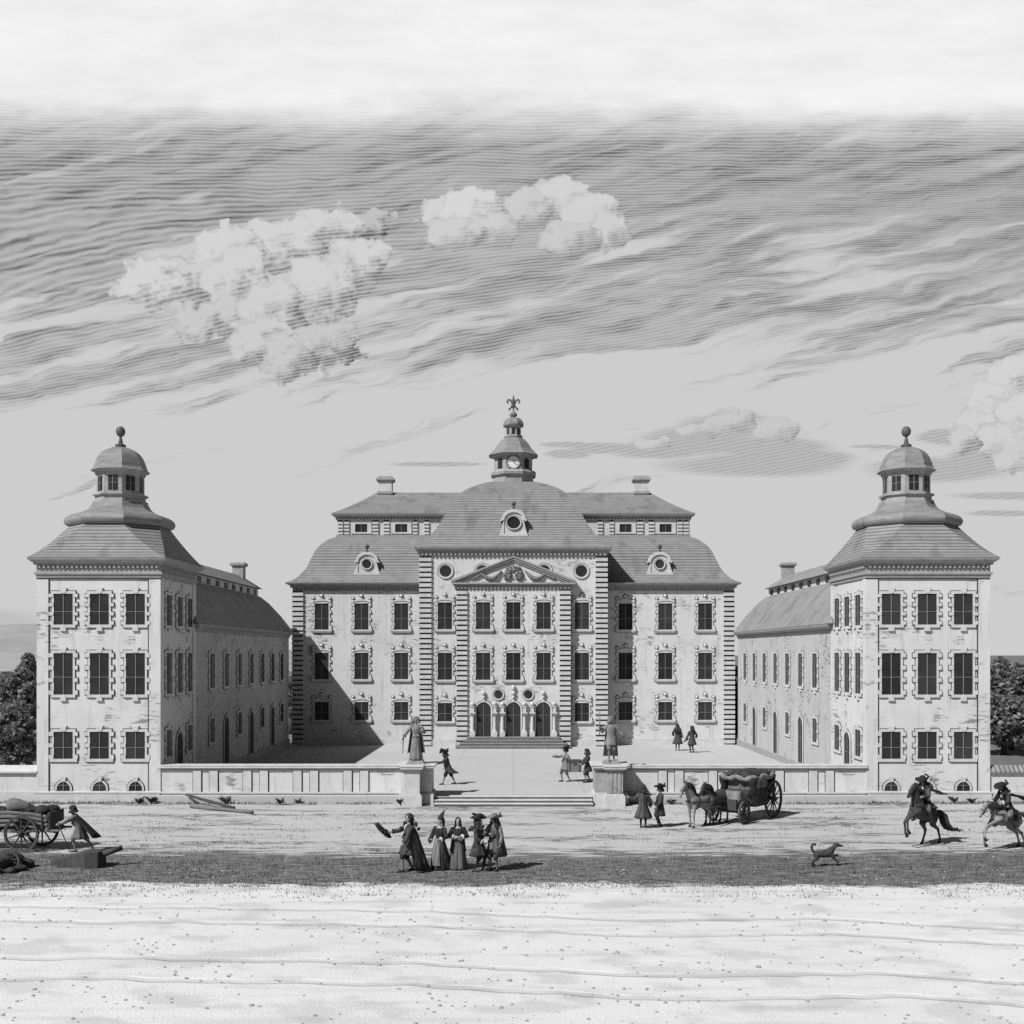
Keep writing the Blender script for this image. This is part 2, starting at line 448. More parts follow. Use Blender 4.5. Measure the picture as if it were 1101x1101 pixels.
def put_window(parent, key, maker, base, x, y, z, rz=0.0, name='window', sub='pane', mats=(('stone', 'joint'), ('glass', 'bar'))):
    """one window: surround mesh + pane child; copies share mesh data"""
    if key not in _wm:
        s, g = maker()
        _wm[key] = (s.mesh(name, mats[0]), g.mesh(sub, mats[1]))
    a, b = _wm[key]
    o = link(name, a, parent, (x - base[0], y - base[1], z - base[2]), rz)
    link(sub, b, o)
    return o
def dentils(mb, x0, x1, y, z0, z1, d=0.10, pitch=0.30, axis='x'):
    n = max(1, int((x1 - x0) / pitch)); p = (x1 - x0) / n
    for k in range(n):
        a = x0 + p * (k + 0.25); b = x0 + p * (k + 0.75)
        if axis == 'x': mb.box(a, b, y - d, y, z0, z1)
        else: mb.box(y - d, y, a, b, z0, z1) if d > 0 else mb.box(y, y - d, a, b, z0, z1)
def quoin(mb, x0, x1, y0, y1, z0, z1, pitch=0.37, gap=0.13):
    n = round((z1 - z0) / pitch); p = (z1 - z0) / n
    for k in range(n):
        mb.box(x0, x1, y0, y1, z0 + k * p, z0 + k * p + p - gap)
# ================================================================== THE PALACE
YW, YR, YP = 82.2, 80.6, 80.2           # facade planes: side parts, centre block, pedimented middle
BASE = (0.0, 88.0, 0.0)
pal = thing('palace', 'three storey main palace closing the court, with domed centre block, clock turret and pediment', 'palace', BASE)
XH = 16.35; YB = 95.2
RX = 6.79
def part(mb, name, mats, parent=pal, base=BASE): return mb.build(name, mats, parent, base)

w = MB(); w.box(-XH, XH, YW, YB, 0.05, 11.75); w.box(-RX, RX, YR, 93.5, 0.06, 14.25); w.box(-4.1, 4.1, YP, YR + .2, 0.07, 12.0)
part(w, 'wall', 'plaster')
w = MB()
w.box(-XH - .06, -RX + .003, YW - .08, YW + .3, 0.04, 0.62); w.box(RX - .003, XH + .06, YW - .08, YW + .3, 0.04, 0.62)
w.box(-RX - .05, -4.2, YR - .08, YR + .3, 0.045, 0.70); w.box(4.2, RX + .05, YR - .08, YR + .3, 0.045, 0.70)
w.box(-XH - .05, -XH + .3, YW + .31, YB, 0.04, 0.62); w.box(XH - .3, XH + .05, YW + .31, YB, 0.04, 0.62)
part(w, 'plinth', 'stone')
# cornices
w = MB()
pr = [(0, 11.62), (-.06, 11.62), (-.06, 11.80), (-.22, 11.86), (-.22, 12.0), (-.48, 12.10), (-.52, 12.19), (-.2, 12.22)]
w.strips([rect(-XH, XH, YW, YB, i, z) for i, z in pr], cap=False)
dentils(w, -XH, -RX - .2, YW - .06, 11.68, 11.84, .12); dentils(w, RX + .2, XH, YW - .06, 11.68, 11.84, .12)
part(w, 'cornice', 'stone_mid')
w = MB()
pr = [(0, 14.06), (-.06, 14.06), (-.06, 14.24), (-.2, 14.30), (-.2, 14.44), (-.38, 14.55), (-.42, 14.66), (-.1, 14.69)]
w.strips([rect(-RX, RX, YR, 93.5, i, z) for i, z in pr], cap=False)
dentils(w, -RX, RX, YR - .06, 14.10, 14.28, .12)
part(w, 'cornice', 'stone_mid')
# rusticated corner pilasters: dark joint core with courses of pale blocks
def pilaster(x0, x1, y, z0, z1, dep=0.16, side=0.8):
    c = MB(); c.box(x0 + .03, x1 - .03, y - dep + .07, y + side - .03, z0, z1)
    o = part(c, 'corner_pilaster', 'joint')
    b = MB(); quoin(b, x0, x1, y - dep, y + side, z0 + .002, z1 - .002)
    b.build('block_courses', 'stone', o, BASE)
pilaster(-XH - .1, -XH + .74, YW, 0.3, 11.6); pilaster(XH - .74, XH + .1, YW, 0.3, 11.6)
pilaster(-RX - .08, -RX + .82, YR, 0.3, 14.05, side=1.4); pilaster(RX - .82, RX + .08, YR, 0.3, 14.05, side=1.4)
pilaster(-4.14, -3.34, YP, 0.3, 11.62, side=.35); pilaster(3.34, 4.14, YP, 0.3, 11.62, side=.35)
# mansard roof of the side parts
prof = [(-.52, 12.20), (0.10, 12.52), (.72, 13.25), (1.1, 14.1), (1.5, 14.95), (2.2, 15.65), (2.8, 15.92)]
w = MB(); w.strips([rect(-XH, XH, YW, YB, i, z) for i, z in curve(prof)])
part(w, 'mansard_roof', 'roof')
AX = XH - 2.8; AY0, AY1 = YW + 2.8, YB - 2.8
w = MB(); w.box(-AX, AX, AY0, AY1, 15.8, 17.35)
part(w, 'attic_storey', 'stone')
w = MB(); w.box(-AX - .08, AX + .08, AY0 - .08, AY1 + .08, 15.9, 16.06)
w.strips([rect(-AX, AX, AY0, AY1, i, z) for i, z in [(0, 17.2), (-.1, 17.25), (-.1, 17.4), (-.35, 17.55), (-.4, 17.68), (-.1, 17.70)]], cap=False)
dentils(w, -AX, AX, AY0 - .02, 17.22, 17.40, .14, .26)
part(w, 'attic_cornice', 'stone_mid')
w = MB()
e0 = rect(-AX, AX, AY0, AY1, -.4, 17.69); ym = (AY0 + AY1) / 2
top = [(-10.95, ym - .03, 19.87), (10.95, ym - .03, 19.87), (10.95, ym + .03, 19.87), (-10.95, ym + .03, 19.87)]
rs = [[tuple(Vector(a).lerp(Vector(b), t) + Vector((0, 0, -.12 * math.sin(math.pi * t)))) for a, b in zip(e0, top)] for t in [0, .15, .3, .45, .6, .75, .9, 1]]
w.strips(rs); part(w, 'upper_roof', 'roof')
# attic windows and little rusticated piers
at = lambda px: (px - 552) * AY0 / F
for sg in (-1, 1):
    for a, b in ((382, 395), (425, 438)):
        xc = sg * -at((a + b) / 2); ww = (b - a) * AY0 / F
        def mk(ww=ww):
            s = MB(); g = MB(); glaze(g, ww, .62, ())
            s.ringprism([(ww / 2 + .32, -.12), (ww / 2 + .32, .74), (-ww / 2 - .32, .74), (-ww / 2 - .32, -.12)],
                        [(ww / 2, 0), (ww / 2, .62), (-ww / 2, .62), (-ww / 2, 0)], -.09, .02)
            return s, g
        put_window(pal, 'attic', mk, BASE, xc, AY0, 16.28)
    for a, b in ((363.5, 369), (370.5, 375.5), (400.5, 407), (412.5, 419), (444, 449), (456, 461.5)):
        xa, xb = sorted((sg * -at(a), sg * -at(b)))
        c = MB(); c.box(xa + .02, xb - .02, AY0 - .05, AY0 + .1, 16.08, 17.19)
        o = part(c, 'attic_pier', 'joint')
        b_ = MB(); quoin(b_, xa, xb, AY0 - .12, AY0 + .05, 16.1, 17.15, .26, .09); b_.build('block_courses', 'stone', o, BASE)
# centre block dome roof
prof = [(-.42, 14.67), (.10, 14.95), (.62, 15.56), (1.25, 16.47), (1.8, 17.55), (2.37, 18.48), (3.03, 19.26), (4.02, 19.85), (5.1, 20.27), (6.0, 20.42)]
w = MB(); w.strips([rect(-RX, RX, YR, YR + 2 * RX, i, z) for i, z in curve(prof)])
part(w, 'dome_roof', 'roof')
# chimneys
for sg in (-1, 1):
    xc = sg * 10.25; yc = ym
    w = MB(); w.box(xc - .53, xc + .53, yc - .45, yc + .45, 19.3, 20.75)
    o = part(w, 'chimney', 'stone')
    c = MB(); c.box(xc - .62, xc + .62, yc - .54, yc + .54, 19.72, 19.9); c.build('chimney_band', 'stone_mid', o, BASE)
    c = MB(); c.strips([rect(xc - .53, xc + .53, yc - .45, yc + .45, i, z) for i, z in [(-.05, 20.68), (-.18, 20.8), (-.18, 20.95), (-.02, 21.0), (-.02, 21.12)]])
    c.build('chimney_cap', 'stone_mid', o, BASE)
# windows
ROWS = ((8.73, 1.94), (5.05, 1.95), (2.02, 1.33))
for sg in (-1, 1):
    for px in (345.8, 388.6, 431.3):
        x = sg * (551.8 - px) * YW / F
        for z, h in ROWS:
            put_window(pal, ('p', h), lambda h=h: win_palace(1.03, h, 4 if h > 1.5 else 3), BASE, x, YW, z)
    x = sg * 73.6 * YR / F
    for z, h in ROWS: put_window(pal, ('p', h), None, BASE, x, YR, z)
    put_window(pal, 'oc', lambda: oculus(.43, .15), BASE, sg * 4.95, YR, 12.97, name='round_window', mats=(('stone', 'joint'), 'glass'))
    put_window(pal, 'oc', None, BASE, sg * 2.25, YR, 12.97, name='round_window', mats=(('stone', 'joint'), 'glass'))
for px in (-32.5, 0, 32.5):
    for z, h in ROWS[:2]: put_window(pal, ('p', h), None, BASE, px * YP / F, YP, z)
for sg in (-1, 1):
    put_window(pal, 'oc2', lambda: oculus(.31, .10), BASE, sg * 16.0 * YP / F, YP, 3.98, name='round_window', mats=(('stone', 'joint'), 'glass'))
# pediment
w = MB(); w.box(-4.18, 4.18, YP - .05, YP + .2, 11.62, 11.84)
w.box(-4.30, 4.30, YP - .16, YP + .2, 11.84, 11.98); w.box(-4.50, 4.50, YP - .28, YP + .2, 11.98, 12.10)
dentils(w, -4.15, 4.15, YP - .05, 11.66, 11.80, .08, .26)
ped = part(w, 'pediment', 'stone_mid')
w = MB(); w.prism([(-3.9, 12.10), (3.9, 12.10), (0, 13.70)], YP - .02, YR + .05); w.build('tympanum', 'plaster', ped, BASE)
w = MB()
for sg in (-1, 1):
    for k, (o, d) in enumerate(((0.0, .26), (.15, .20), (.27, .13))):
        a = [(sg * 4.56, 12.101 - 0), (sg * 0, 14.0 - o * .0)]
        z0 = 12.26 - o * .55; z1 = 14.02 - o * 1.06
        pl = [(0, z1), (0, z1 - .11), (sg * (4.50 - o * 1.6), z0 - .10 if k else 12.102), (sg * (4.50 - o * 1.6), z0 + .02)]
        w.prism(pl if sg < 0 else pl[::-1], YP - d, YR + .04)
w.build('raking_cornice', 'stone_mid', ped, BASE)
# carved arms: crown over two ovals, drapery swags either side
w = MB(); w.smooth = True
for sg in (-1, 1):
    w.ball((sg * .42, YP - .08, 12.62), .40, 12, 8, (.85, .35, 1.0))
    for q in range(6):
        w.ball((sg * .42 + .22 * math.cos(q), YP - .22, 12.62 + .25 * math.sin(q)), .07, 6, 4)
    pts = [(sg * (.85 + 1.5 * t), YP - .10 - .05 * math.sin(math.pi * t), 12.95 - .15 * t - .50 * math.sin(math.pi * t)) for t in [k / 10 for k in range(11)]]
    w.tube(pts, [.06 + .10 * math.sin(math.pi * k / 10) for k in range(11)], 8)
    pts = [(sg * (2.2 + .9 * t), YP - .08, 12.75 - .45 * t) for t in [k / 6 for k in range(7)]]
    w.tube(pts, [.13, .11, .10, .12, .10, .07, .03], 7)
for k in range(5):
    w.ball(((k - 2) * .22, YP - .12, 13.18 + .05 * (2 - abs(k - 2))), .09, 8, 5)
w.tube([(-.55, YP - .1, 13.05), (0, YP - .14, 13.0), (.55, YP - .1, 13.05)], .07, 7)
w.build('coat_of_arms', 'statue', ped, BASE)
# doors with columns and finials
DZ = .95
for k, px in enumerate((-32.0, 0, 32.0)):
    x = px * YP / F
    o = put_window(pal, 'door', lambda: arch_door(1.04, 2.47), BASE, x, YP, DZ, name='door', sub='door_leaf', mats=(('stone', 'joint'), ('door', 'bar')))
    f = MB()
    f.lathe([(.1, 0), (.1, .1), (.05, .14), (.05, .22)], (0, -.1, 2.78), 8); f.smooth = True
    f.ball((0, -.1, 3.14), .16, 10, 7)
    if k == 1:
        f.smooth = False; f.lathe([(.06, 3.25), (.10, 3.3), (.05, 3.35)], (0, -.1, 0), 8); f.smooth = True; f.ball((0, -.1, 3.52), .20, 10, 7, (.8, .8, 1.1))
    f.build('finial', 'stone', o)
    for sg in (-1, 1):
        c = MB(); cx = sg * .80
        c.box(cx - .19, cx + .19, -.36, .02, 0, .36); c.lathe([(.16, .36), (.15, .42), (.125, .46), (.115, 1.55), (.15, 1.6)], (cx, -.18, 0), 12)
        c.box(cx - .19, cx + .19, -.38, .02, 1.6, 1.68); c.box(cx - .22, cx + .22, -.42, .02, 1.68, 1.76)
        c.box(cx - .12, cx + .12, -.3, .02, 1.76, 2.12); c.box(cx - .16, cx + .16, -.34, .02, 2.12, 2.2)
        c.smooth = True; c.ball((cx, -.18, 2.36), .17, 10, 7)
        c.build('column', 'stone', o)
# entrance steps
for k in range(4):
    s = MB(); s.box(-3.35 - .25 * k, 3.35 + .25 * k, YP - .75 - .33 * k, YP + .1 + .01 * k, .02 + .003 * k, .945 - .2 * k)
    o = part(s, 'entrance_step', 'step')
    zt = .945 - .2 * k; s = MB(); s.box(-3.36 - .25 * k, 3.36 + .25 * k, YP - .77 - .33 * k, YP - .60 - .33 * k, zt - .03, zt + .012); s.build('lit_nosing', 'stone_mid', o, BASE)  # paler edge strip: sun on the tread put into its colour
# dormers
def dormer(x, yf, z0, w_, h, r, sx=1.0):
    b = (x, yf, z0)
    s = MB(); n = 12; hw = w_ * .34
    body = [(-hw, .0), (hw, 0)] + [(hw * math.cos(math.pi * k / n), h * .60 + hw * .75 * math.sin(math.pi * k / n)) for k in range(n + 1)]
    s.prism(body, 0, 2.2)
    s.box(-w_ / 2, w_ / 2, -.12, 1.2, -.16, .0)
    for sg in (-1, 1):   # scrolled cheeks
        pl = [(sg * hw, 0), (sg * w_ * .48, 0), (sg * w_ * .42, h * .22), (sg * w_ * .36, h * .55), (sg * hw, h * .55)]
        s.prism(pl if sg > 0 else pl[::-1], -.06, .25)
    d = s.build('dormer', 'stone', pal, (0, 0, 0), (x - BASE[0], yf - BASE[1], z0 - BASE[2]))
    c = MB()
    ou = [(w_ * .46, h * .60)] + [((hw + .14) * math.cos(math.pi * k / n), h * .64 + (hw * .75 + .16) * math.sin(math.pi * k / n)) for k in range(n + 1)] + [(-w_ * .46, h * .60)]
    inn = [(w_ * .46, h * .52)] + [((hw - .02) * math.cos(math.pi * k / n), h * .58 + (hw * .75 + .02) * math.sin(math.pi * k / n)) for k in range(n + 1)] + [(-w_ * .46, h * .52)]
    c.ringprism(ou, inn, -.10, 2.25, closed=False); c.build('dormer_roof', 'stone', d)
    s, g = oculus(r, .09, .08, sx)
    o = s.build('dormer_window', ('stone', 'joint'), d, loc=(0, 0, h * .46)); g.cur = 0
    g2 = g.mesh('pane', 'glass'); gp = link('pane', g2, d, (0, -.004, h * .46))
    f = MB(); zt = h * .64 + hw * .75 + .14
    f.lathe([(.12, 0), (.12, .12), (.06, .16), (.05, .26)], (0, 0, zt), 8); f.smooth = True; f.ball((0, 0, zt + .40), .17, 10, 7)
    f.build('finial', 'lead', d)
for sg in (-1, 1): dormer(sg * 157.2 * (YW + .65) / F, YW + .55, 12.98, 2.0, 1.45, .33)
dormer(0.02, YR + .75, 15.75, 2.1, 1.8, .44, 1.1)
# clock turret
TC = (0.0, YR + RX)
w = MB(); w.strips([octo(TC, a, z) for a, z in [(1.55, 20.1), (1.55, 20.84), (1.75, 20.92), (1.78, 21.12), (1.62, 21.27), (1.45, 21.27), (1.45, 22.36), (1.6, 22.42), (1.72, 22.5)]])
tur = part(w, 'clock_turret', 'stone_mid')
w = MB(); w.strips([octo(TC, a, z) for a, z in curve([(1.92, 22.52), (1.72, 22.72), (1.42, 23.05), (1.18, 23.45), (.86, 23.82), (.58, 24.02)])]); w.build('turret_roof', 'dome', tur, BASE)
w = MB(); w.strips([octo(TC, a, z) for a, z in [(.72, 24.0), (.72, 24.12), (.58, 24.14), (.56, 24.8), (.66, 24.84), (.7, 24.9)]]); w.build('lantern', 'stone_mid', tur, BASE)
w = MB(); w.strips([octo(TC, a, z) for a, z in curve([(.78, 24.9), (.80, 25.02), (.70, 25.3), (.48, 25.52), (.2, 25.6), (.14, 25.66)])])
w.lathe([(.1, 25.6), (.28, 25.72), (.32, 25.86), (.16, 26.02), (.07, 26.2)], (TC[0], TC[1], 0), 10); w.build('lantern_dome', 'dome', tur, BASE)
# fleur-de-lis finial
w = MB(); w.smooth = True; y = TC[1]
w.tube([(0, y, 26.1), (0, y, 26.5), (0, y, 26.75), (0, y, 27.0), (0, y, 27.4)], [.06, .06, .13, .11, .015], 8)
for sg in (-1, 1):
    pts = [(sg * (.08 + .34 * math.sin(t * 2.7) * (0.55 + .45 * t)), y, 26.62 + .42 * t - .22 * max(0, t - .6) * 2.2) for t in [k / 8 for k in range(9)]]
    w.tube([(sg * .06, y, 26.5), (sg * .12, y, 26.78), (sg * .24, y, 26.98), (sg * .40, y, 27.02), (sg * .50, y, 26.88), (sg * .44, y, 26.74), (sg * .34, y, 26.78)], [.06, .07, .08, .08, .07, .06, .04], 7)
    w.tube([(sg * .05, y, 26.45), (sg * .2, y, 26.38), (sg * .33, y, 26.28), (sg * .34, y, 26.18), (sg * .24, y, 26.2)], [.06, .07, .07, .06, .03], 7)
w.box(-.2, .2, y - .07, y + .07, 26.46, 26.55)
w.build('fleur_de_lis', 'lead', tur, BASE)
# clock face, turret windows
w = MB(); w.prism(circ(0, 21.83, .50, 28), TC[1] - 1.50, TC[1] - 1.44)
cf = w.build('clock_face', 'clock', tur, BASE)
w = MB(); w.ringprism(circ(0, 21.83, .56, 28), circ(0, 21.83, .49, 28), TC[1] - 1.53, TC[1] - 1.44)
for k in range(12):
    a = k * math.pi / 6; c_, s_ = math.sin(a), math.cos(a)
    w.tube([(c_ * .37, TC[1] - 1.515, 21.83 + s_ * .37), (c_ * .47, TC[1] - 1.515, 21.83 + s_ * .47)], .022, 5)
for a, l in ((.25, .2), (2.2, .33)):
    w.tube([(0, TC[1] - 1.53, 21.83), (math.sin(a) * l, TC[1] - 1.53, 21.83 + math.cos(a) * l)], .018, 5)
w.build('dial_marks', 'lead', cf, BASE)
for k in range(1, 8):
    a = R(-90 + 45 * k)
    s = MB(); s.prism(archpoly(.5, .8), -.03, .05)
    q = s.mesh('turret_window', 'glass'); o = link('turret_window', q, tur, (TC[0] + 1.45 * math.cos(a) - BASE[0], TC[1] + 1.45 * math.sin(a) - BASE[1], 21.42), a + math.pi / 2)
for k in range(8):
    a = R(-90 + 45 * k)
    s = MB(); s.prism(archpoly(.24, .5), -.02, .05)
    link('turret_window', s.mesh('turret_window', 'glass'), tur, (TC[0] + .57 * math.cos(a) - BASE[0], TC[1] + .57 * math.sin(a) - BASE[1], 24.2), a + math.pi / 2)

# ================================================================== CORNER TOWERS
def tower(sg, label):
    X0 = 16.63; X1 = 22.36; Y0 = 52.0; Y1 = Y0 + 5.73
    xa, xb = (sg * X0, sg * X1) if sg > 0 else (sg * X1, sg * X0)
    cx, cy = (xa + xb) / 2, (Y0 + Y1) / 2
    B = (cx, cy, 0.0)
    t = thing('corner_tower', label, 'tower', B)
    P = lambda mb, n, m: mb.build(n, m, t, B)
    w = MB(); w.box(xa, xb, Y0, Y1, 0.03, 11.0); P(w, 'wall', 'plaster')
    w = MB(); i = .07
    w.strips([rect(xa, xb, Y0, Y1, q, z) for q, z in [(-.1, .0), (-.1, .40), (-.12, .401), (-.12, .47), (-.02, .50)]]); P(w, 'plinth', 'stone')
    w = MB()
    for x, y in ((xa, Y0), (xb - .5, Y0), (xa, Y1 - .5), (xb - .5, Y1 - .5)):
        w.box(x - .045 if x == xa else x, x + .5 if x == xa else x + .545, y - .045 if y == Y0 else y, y + .5 if y == Y0 else y + .545, .48, 10.55)
    P(w, 'corner_strip', 'plaster')
    w = MB()
    for x in (xa + .5, xb - .56): w.box(x, x + .06, Y0 - .02, Y0 + .02, .49, 10.52)
    yj = Y0 + .5; xj = xa if sg > 0 else xb; w.box(xj - .02, xj + .02, yj, yj + .06, .49, 10.52); w.box(xa - .05, xb + .05, Y0 - .052, Y0 + .1, 10.46, 10.519)
    P(w, 'strip_joint', 'joint')
    w = MB()
    w.strips([rect(xa, xb, Y0, Y1, q, z) for q, z in [(0, 10.52), (-.07, 10.54), (-.07, 10.66), (-.14, 10.70), (-.14, 10.80), (-.05, 10.82), (-.05, 11.12), (-.16, 11.16), (-.16, 11.24), (-.34, 11.36), (-.38, 11.48), (0, 11.5)]], cap=False)
    dentils(w, xa, xb, Y0 - .05, 11.0, 11.13, .10, .22); dentils(w, Y0, Y1, -(-xa) if sg > 0 else xb, 11.0, 11.13, .15 if sg > 0 else -.15, .22, 'y')
    P(w, 'cornice', 'stone_mid')
    # broad pyramid roof running into an octagon
    def chamf(a, c, z):
        return [(cx - a + c, cy - a, z), (cx + a - c, cy - a, z), (cx + a, cy - a + c, z), (cx + a, cy + a - c, z),
                (cx + a - c, cy + a, z), (cx - a + c, cy + a, z), (cx - a, cy + a - c, z), (cx - a, cy - a + c, z)]
    rs = []
    for k in range(9):
        q = k / 8; a = 3.22 + (2.18 - 3.22) * q; rs.append(chamf(a, .01 + (a * .586) * q, 11.49 + 1.72 * (q ** 1.12)))
    w = MB(); w.strips(rs); P(w, 'pyramid_roof', 'roof')
    w = MB(); w.strips([octo((cx, cy), a, z) for a, z in curve([(2.1, 13.15), (2.33, 13.22), (2.42, 13.42), (2.33, 13.62), (2.12, 13.76), (1.72, 13.90), (1.38, 14.10), (1.2, 14.42)])]); P(w, 'bell_roof', 'dome')
    w = MB(); w.strips([octo((cx, cy), a, z) for a, z in [(1.14, 14.3), (1.2, 14.38), (1.2, 14.5), (1.1, 14.55), (1.1, 14.7), (1.22, 14.74), (1.22, 14.82), (1.04, 14.85), (1.04, 15.75), (1.1, 15.78), (1.1, 15.86), (1.24, 15.92), (1.26, 15.98)]])
    lan = P(w, 'lantern', 'stone_mid')
    w = MB(); w.strips([octo((cx, cy), a, z) for a, z in curve([(1.32, 15.98), (1.18, 16.12), (1.10, 16.40), (.92, 16.80), (.60, 17.08), (.2, 17.2)])]); w.build('lantern_dome', 'dome', lan, B)
    for k in range(8):
        a = R(-90 + 45 * k)
        s = MB(); glaze(s, .46, .72, (.5,)); g = s.mesh('lantern_window', ('glass', 'bar'))
        link('lantern_window', g, lan, (1.04 * math.cos(a), 1.04 * math.sin(a), 14.95), a + math.pi / 2)
    w = MB(); w.lathe([(.22, 17.15), (.26, 17.25), (.26, 17.32), (.12, 17.38), (.10, 17.5), (.06, 17.72)], (cx, cy, 0), 12); w.smooth = True
    w.ball((cx, cy, 17.98), .23, 14, 9, (1, 1, 1.15)); w.build('ball_finial', 'lead', lan, B)
    # windows
    fr = [sg * (551.8 - q) * Y0 / F for q in (68.3, 107.1, 145.8)]
    for x in fr:
        for z, h, low in ((8.33, 1.45, False), (5.04, 1.95, False), (2.02, 1.27, True)):
            put_window(t, ('t', h), lambda h=h, low=low: win_tower(.89, h, low, 4 if h > 1.3 else 3), B, x, Y0, z)
        put_window(t, 'cel', lambda: arch_door(.62, .42, .05, .09), B, x, Y0, .515, name='cellar_window', mats=(('stone', 'joint'), ('glass', 'bar')))
    xi = sg * X0; rz = -sg * math.pi / 2
    for k, y in enumerate((53.25, 55.0, 56.7)):
        for z, h, low in ((8.33, 1.45, False), (5.04, 1.95, False), (2.02, 1.27, True)):
            if k == 1 and low:
                put_window(t, 'tdoor', lambda: arch_door(.95, 2.55, .06, .11), B, xi, y, .5, rz, name='door', sub='door_leaf', mats=(('stone', 'joint'), ('door', 'bar')))
            else: put_window(t, ('t', h), None, B, xi, y, z, rz)
tower(-1, 'square corner tower with domed lantern left of the court, its court side in deep shade')
tower(1, 'square corner tower with domed lantern right of the court, its court side sunlit')

# ================================================================== SIDE WINGS
def wing(sg, label):
    X0 = 16.63; X1 = 22.3; Y0 = 57.75; Y1 = 81.85
    xa, xb = (sg * X0, sg * X1) if sg > 0 else (sg * X1, sg * X0)
    B = ((xa + xb) / 2, (Y0 + Y1) / 2, 0.0)
    t = thing('side_wing', label, 'wing', B)
    P = lambda mb, n, m: mb.build(n, m, t, B)
    w = MB(); w.box(xa, xb, Y0, Y1, 0.03, 8.25); P(w, 'wall', 'wing_shade_plaster')
    w = MB(); w.strips([rect(xa, xb, Y0 + .2, Y1, q, z) for q, z in [(-.07, 0.0), (-.07, .62), (0, .66)]], cap=False); P(w, 'plinth', 'stone_mid')
    w = MB(); w.strips([rect(xa, xb, Y0 + .02, Y1, q, z) for q, z in [(0, 8.1), (-.08, 8.14), (-.08, 8.26), (-.28, 8.38), (-.32, 8.52), (0, 8.54)]], cap=False); P(w, 'cornice', 'stone_mid')
    w = MB(); w.strips([rect(xa, xb, Y0 - .28, Y1, q, z) for q, z in [(-.33, 8.53), (0, 8.98), (.5, 9.72), (1.2, 10.6), (1.72, 11.07), (1.85, 11.1)]]); P(w, 'mansard_roof', 'roof_seam')
    a = 1.85
    w = MB(); w.box(xa + a, xb - a, Y0 - .2, Y1 - a, 11.0, 11.6); at_ = P(w, 'attic_storey', 'plaster')
    for k in range(11):
        w = MB(); y = Y0 + .9 + k * 2.0
        if y < Y1 - a - .5:
            x = sg * (X0 + a)
            w.box(min(x, x - sg * .04), max(x, x - sg * .04), y, y + .7, 11.16, 11.5); w.build('attic_window', 'glass', at_, B)
    w = MB()
    e0 = rect(xa + a, xb - a, Y0 - .2, Y1 - a, -.28, 11.62); xm = (xa + xb) / 2
    top = [(xm - .02, Y0, 12.5), (xm + .02, Y0, 12.5), (xm + .02, Y1 - a - 1.1, 12.5), (xm - .02, Y1 - a - 1.1, 12.5)]
    w.strips([e0, [tuple(Vector(p).lerp(Vector(q), .5)) for p, q in zip(e0, top)], top]); P(w, 'upper_roof', 'roof_seam')
    w = MB(); yc = Y1 - a - 1.6
    w.box(xm - .38, xm + .38, yc - .38, yc + .38, 12.1, 13.15); o = P(w, 'chimney', 'stone_mid')
    w = MB(); w.strips([rect(xm - .38, xm + .38, yc - .38, yc + .38, q, z) for q, z in [(-.03, 13.1), (-.14, 13.2), (-.14, 13.34), (-.02, 13.42)]]); w.build('chimney_cap', 'stone_mid', o, B)
    xi = sg * X0; rz = -sg * math.pi / 2
    for k in range(7):
        y = 60.9 + 3.06 * k
        put_window(t, 'w1', lambda: win_tower(1.0, 1.88, False, 4), B, xi, y, 5.08, rz)
        if k % 2: put_window(t, 'wdoor', lambda: arch_door(1.05, 3.0, .06, .11), B, xi, y, .3, rz, name='door', sub='door_leaf', mats=(('stone', 'joint'), ('door', 'bar')))
        else: put_window(t, 'w2', lambda: win_tower(.95, 1.3, True, 3), B, xi, y, 2.08, rz)
    return t
wing(-1, 'long two storey wing with seamed mansard roof, shaded, left of the court')
wing(1, 'long two storey wing with seamed mansard roof, sunlit, right of the court')

# ================================================================== WALLS, PEDESTALS, STEPS
def front_wall(sg, label):
    x0, x1 = 5.1, 16.62
    B = (sg * (x0 + x1) / 2, 52.15, 0)
    t = thing('court_wall', label, 'wall', B)
    f = lambda a, b: sorted((sg * a, sg * b))
    w = MB()
    for k in range(10): xj = sg * (x0 + .8 + 1.12 * k + .1 * math.sin(k * 5)); w.box(xj, xj + .03, 51.89, 51.95, .01, .38)
    w.build('plinth_joint', 'joint', t, B)
    w = MB(); a, b = f(x0, x1); w.box(a, b, 52.0, 52.35, .02, 1.52); t_ = w.build('wall', 'plaster', t, B)
    w = MB(); w.box(a, b, 51.9, 52.4, 0, .46); w.box(a, b, 51.86, 52.41, .40, .462); w.build('plinth', 'stone', t, B)
    w = MB(); w.box(a, b, 51.93, 52.45, 1.48, 1.57); w.build('coping_moulding', 'stone_mid', t, B)
    w = MB(); w.box(a, b, 51.88, 52.50, 1.572, 1.585); w.box(a, b, 51.90, 52.485, 1.664, 1.675); w.build('coping_joint', 'joint', t, B)
    w = MB(); w.box(a, b, 51.87, 52.52, 1.586, 1.663); w.box(a, b, 51.89, 52.49, 1.676, 1.74); w.build('coping', 'stone', t, B)
    w = MB()
    for k in range(5):
        for o in (0, .78):
            a, b = f(16.62 - 1.55 - 2.36 * k - o, 16.62 - 1.94 - 2.36 * k - o)
            if abs(a) > 5.3 and abs(b) > 5.3: w.box(a, b, 51.95, 52.05, .464, 1.478); w.cur = 1; w.box(b + .001, b + .05, 51.985, 52.05, .464, 1.478); w.box(a - .03, a - .001, 51.985, 52.05, .464, 1.478); w.cur = 0
    w.build('pilaster_strip', ('stone', 'joint'), t, B)
front_wall(-1, 'low panelled court wall with stone coping, left of the entrance steps')
front_wall(1, 'low panelled court wall with stone coping, right of the entrance steps behind the coach')
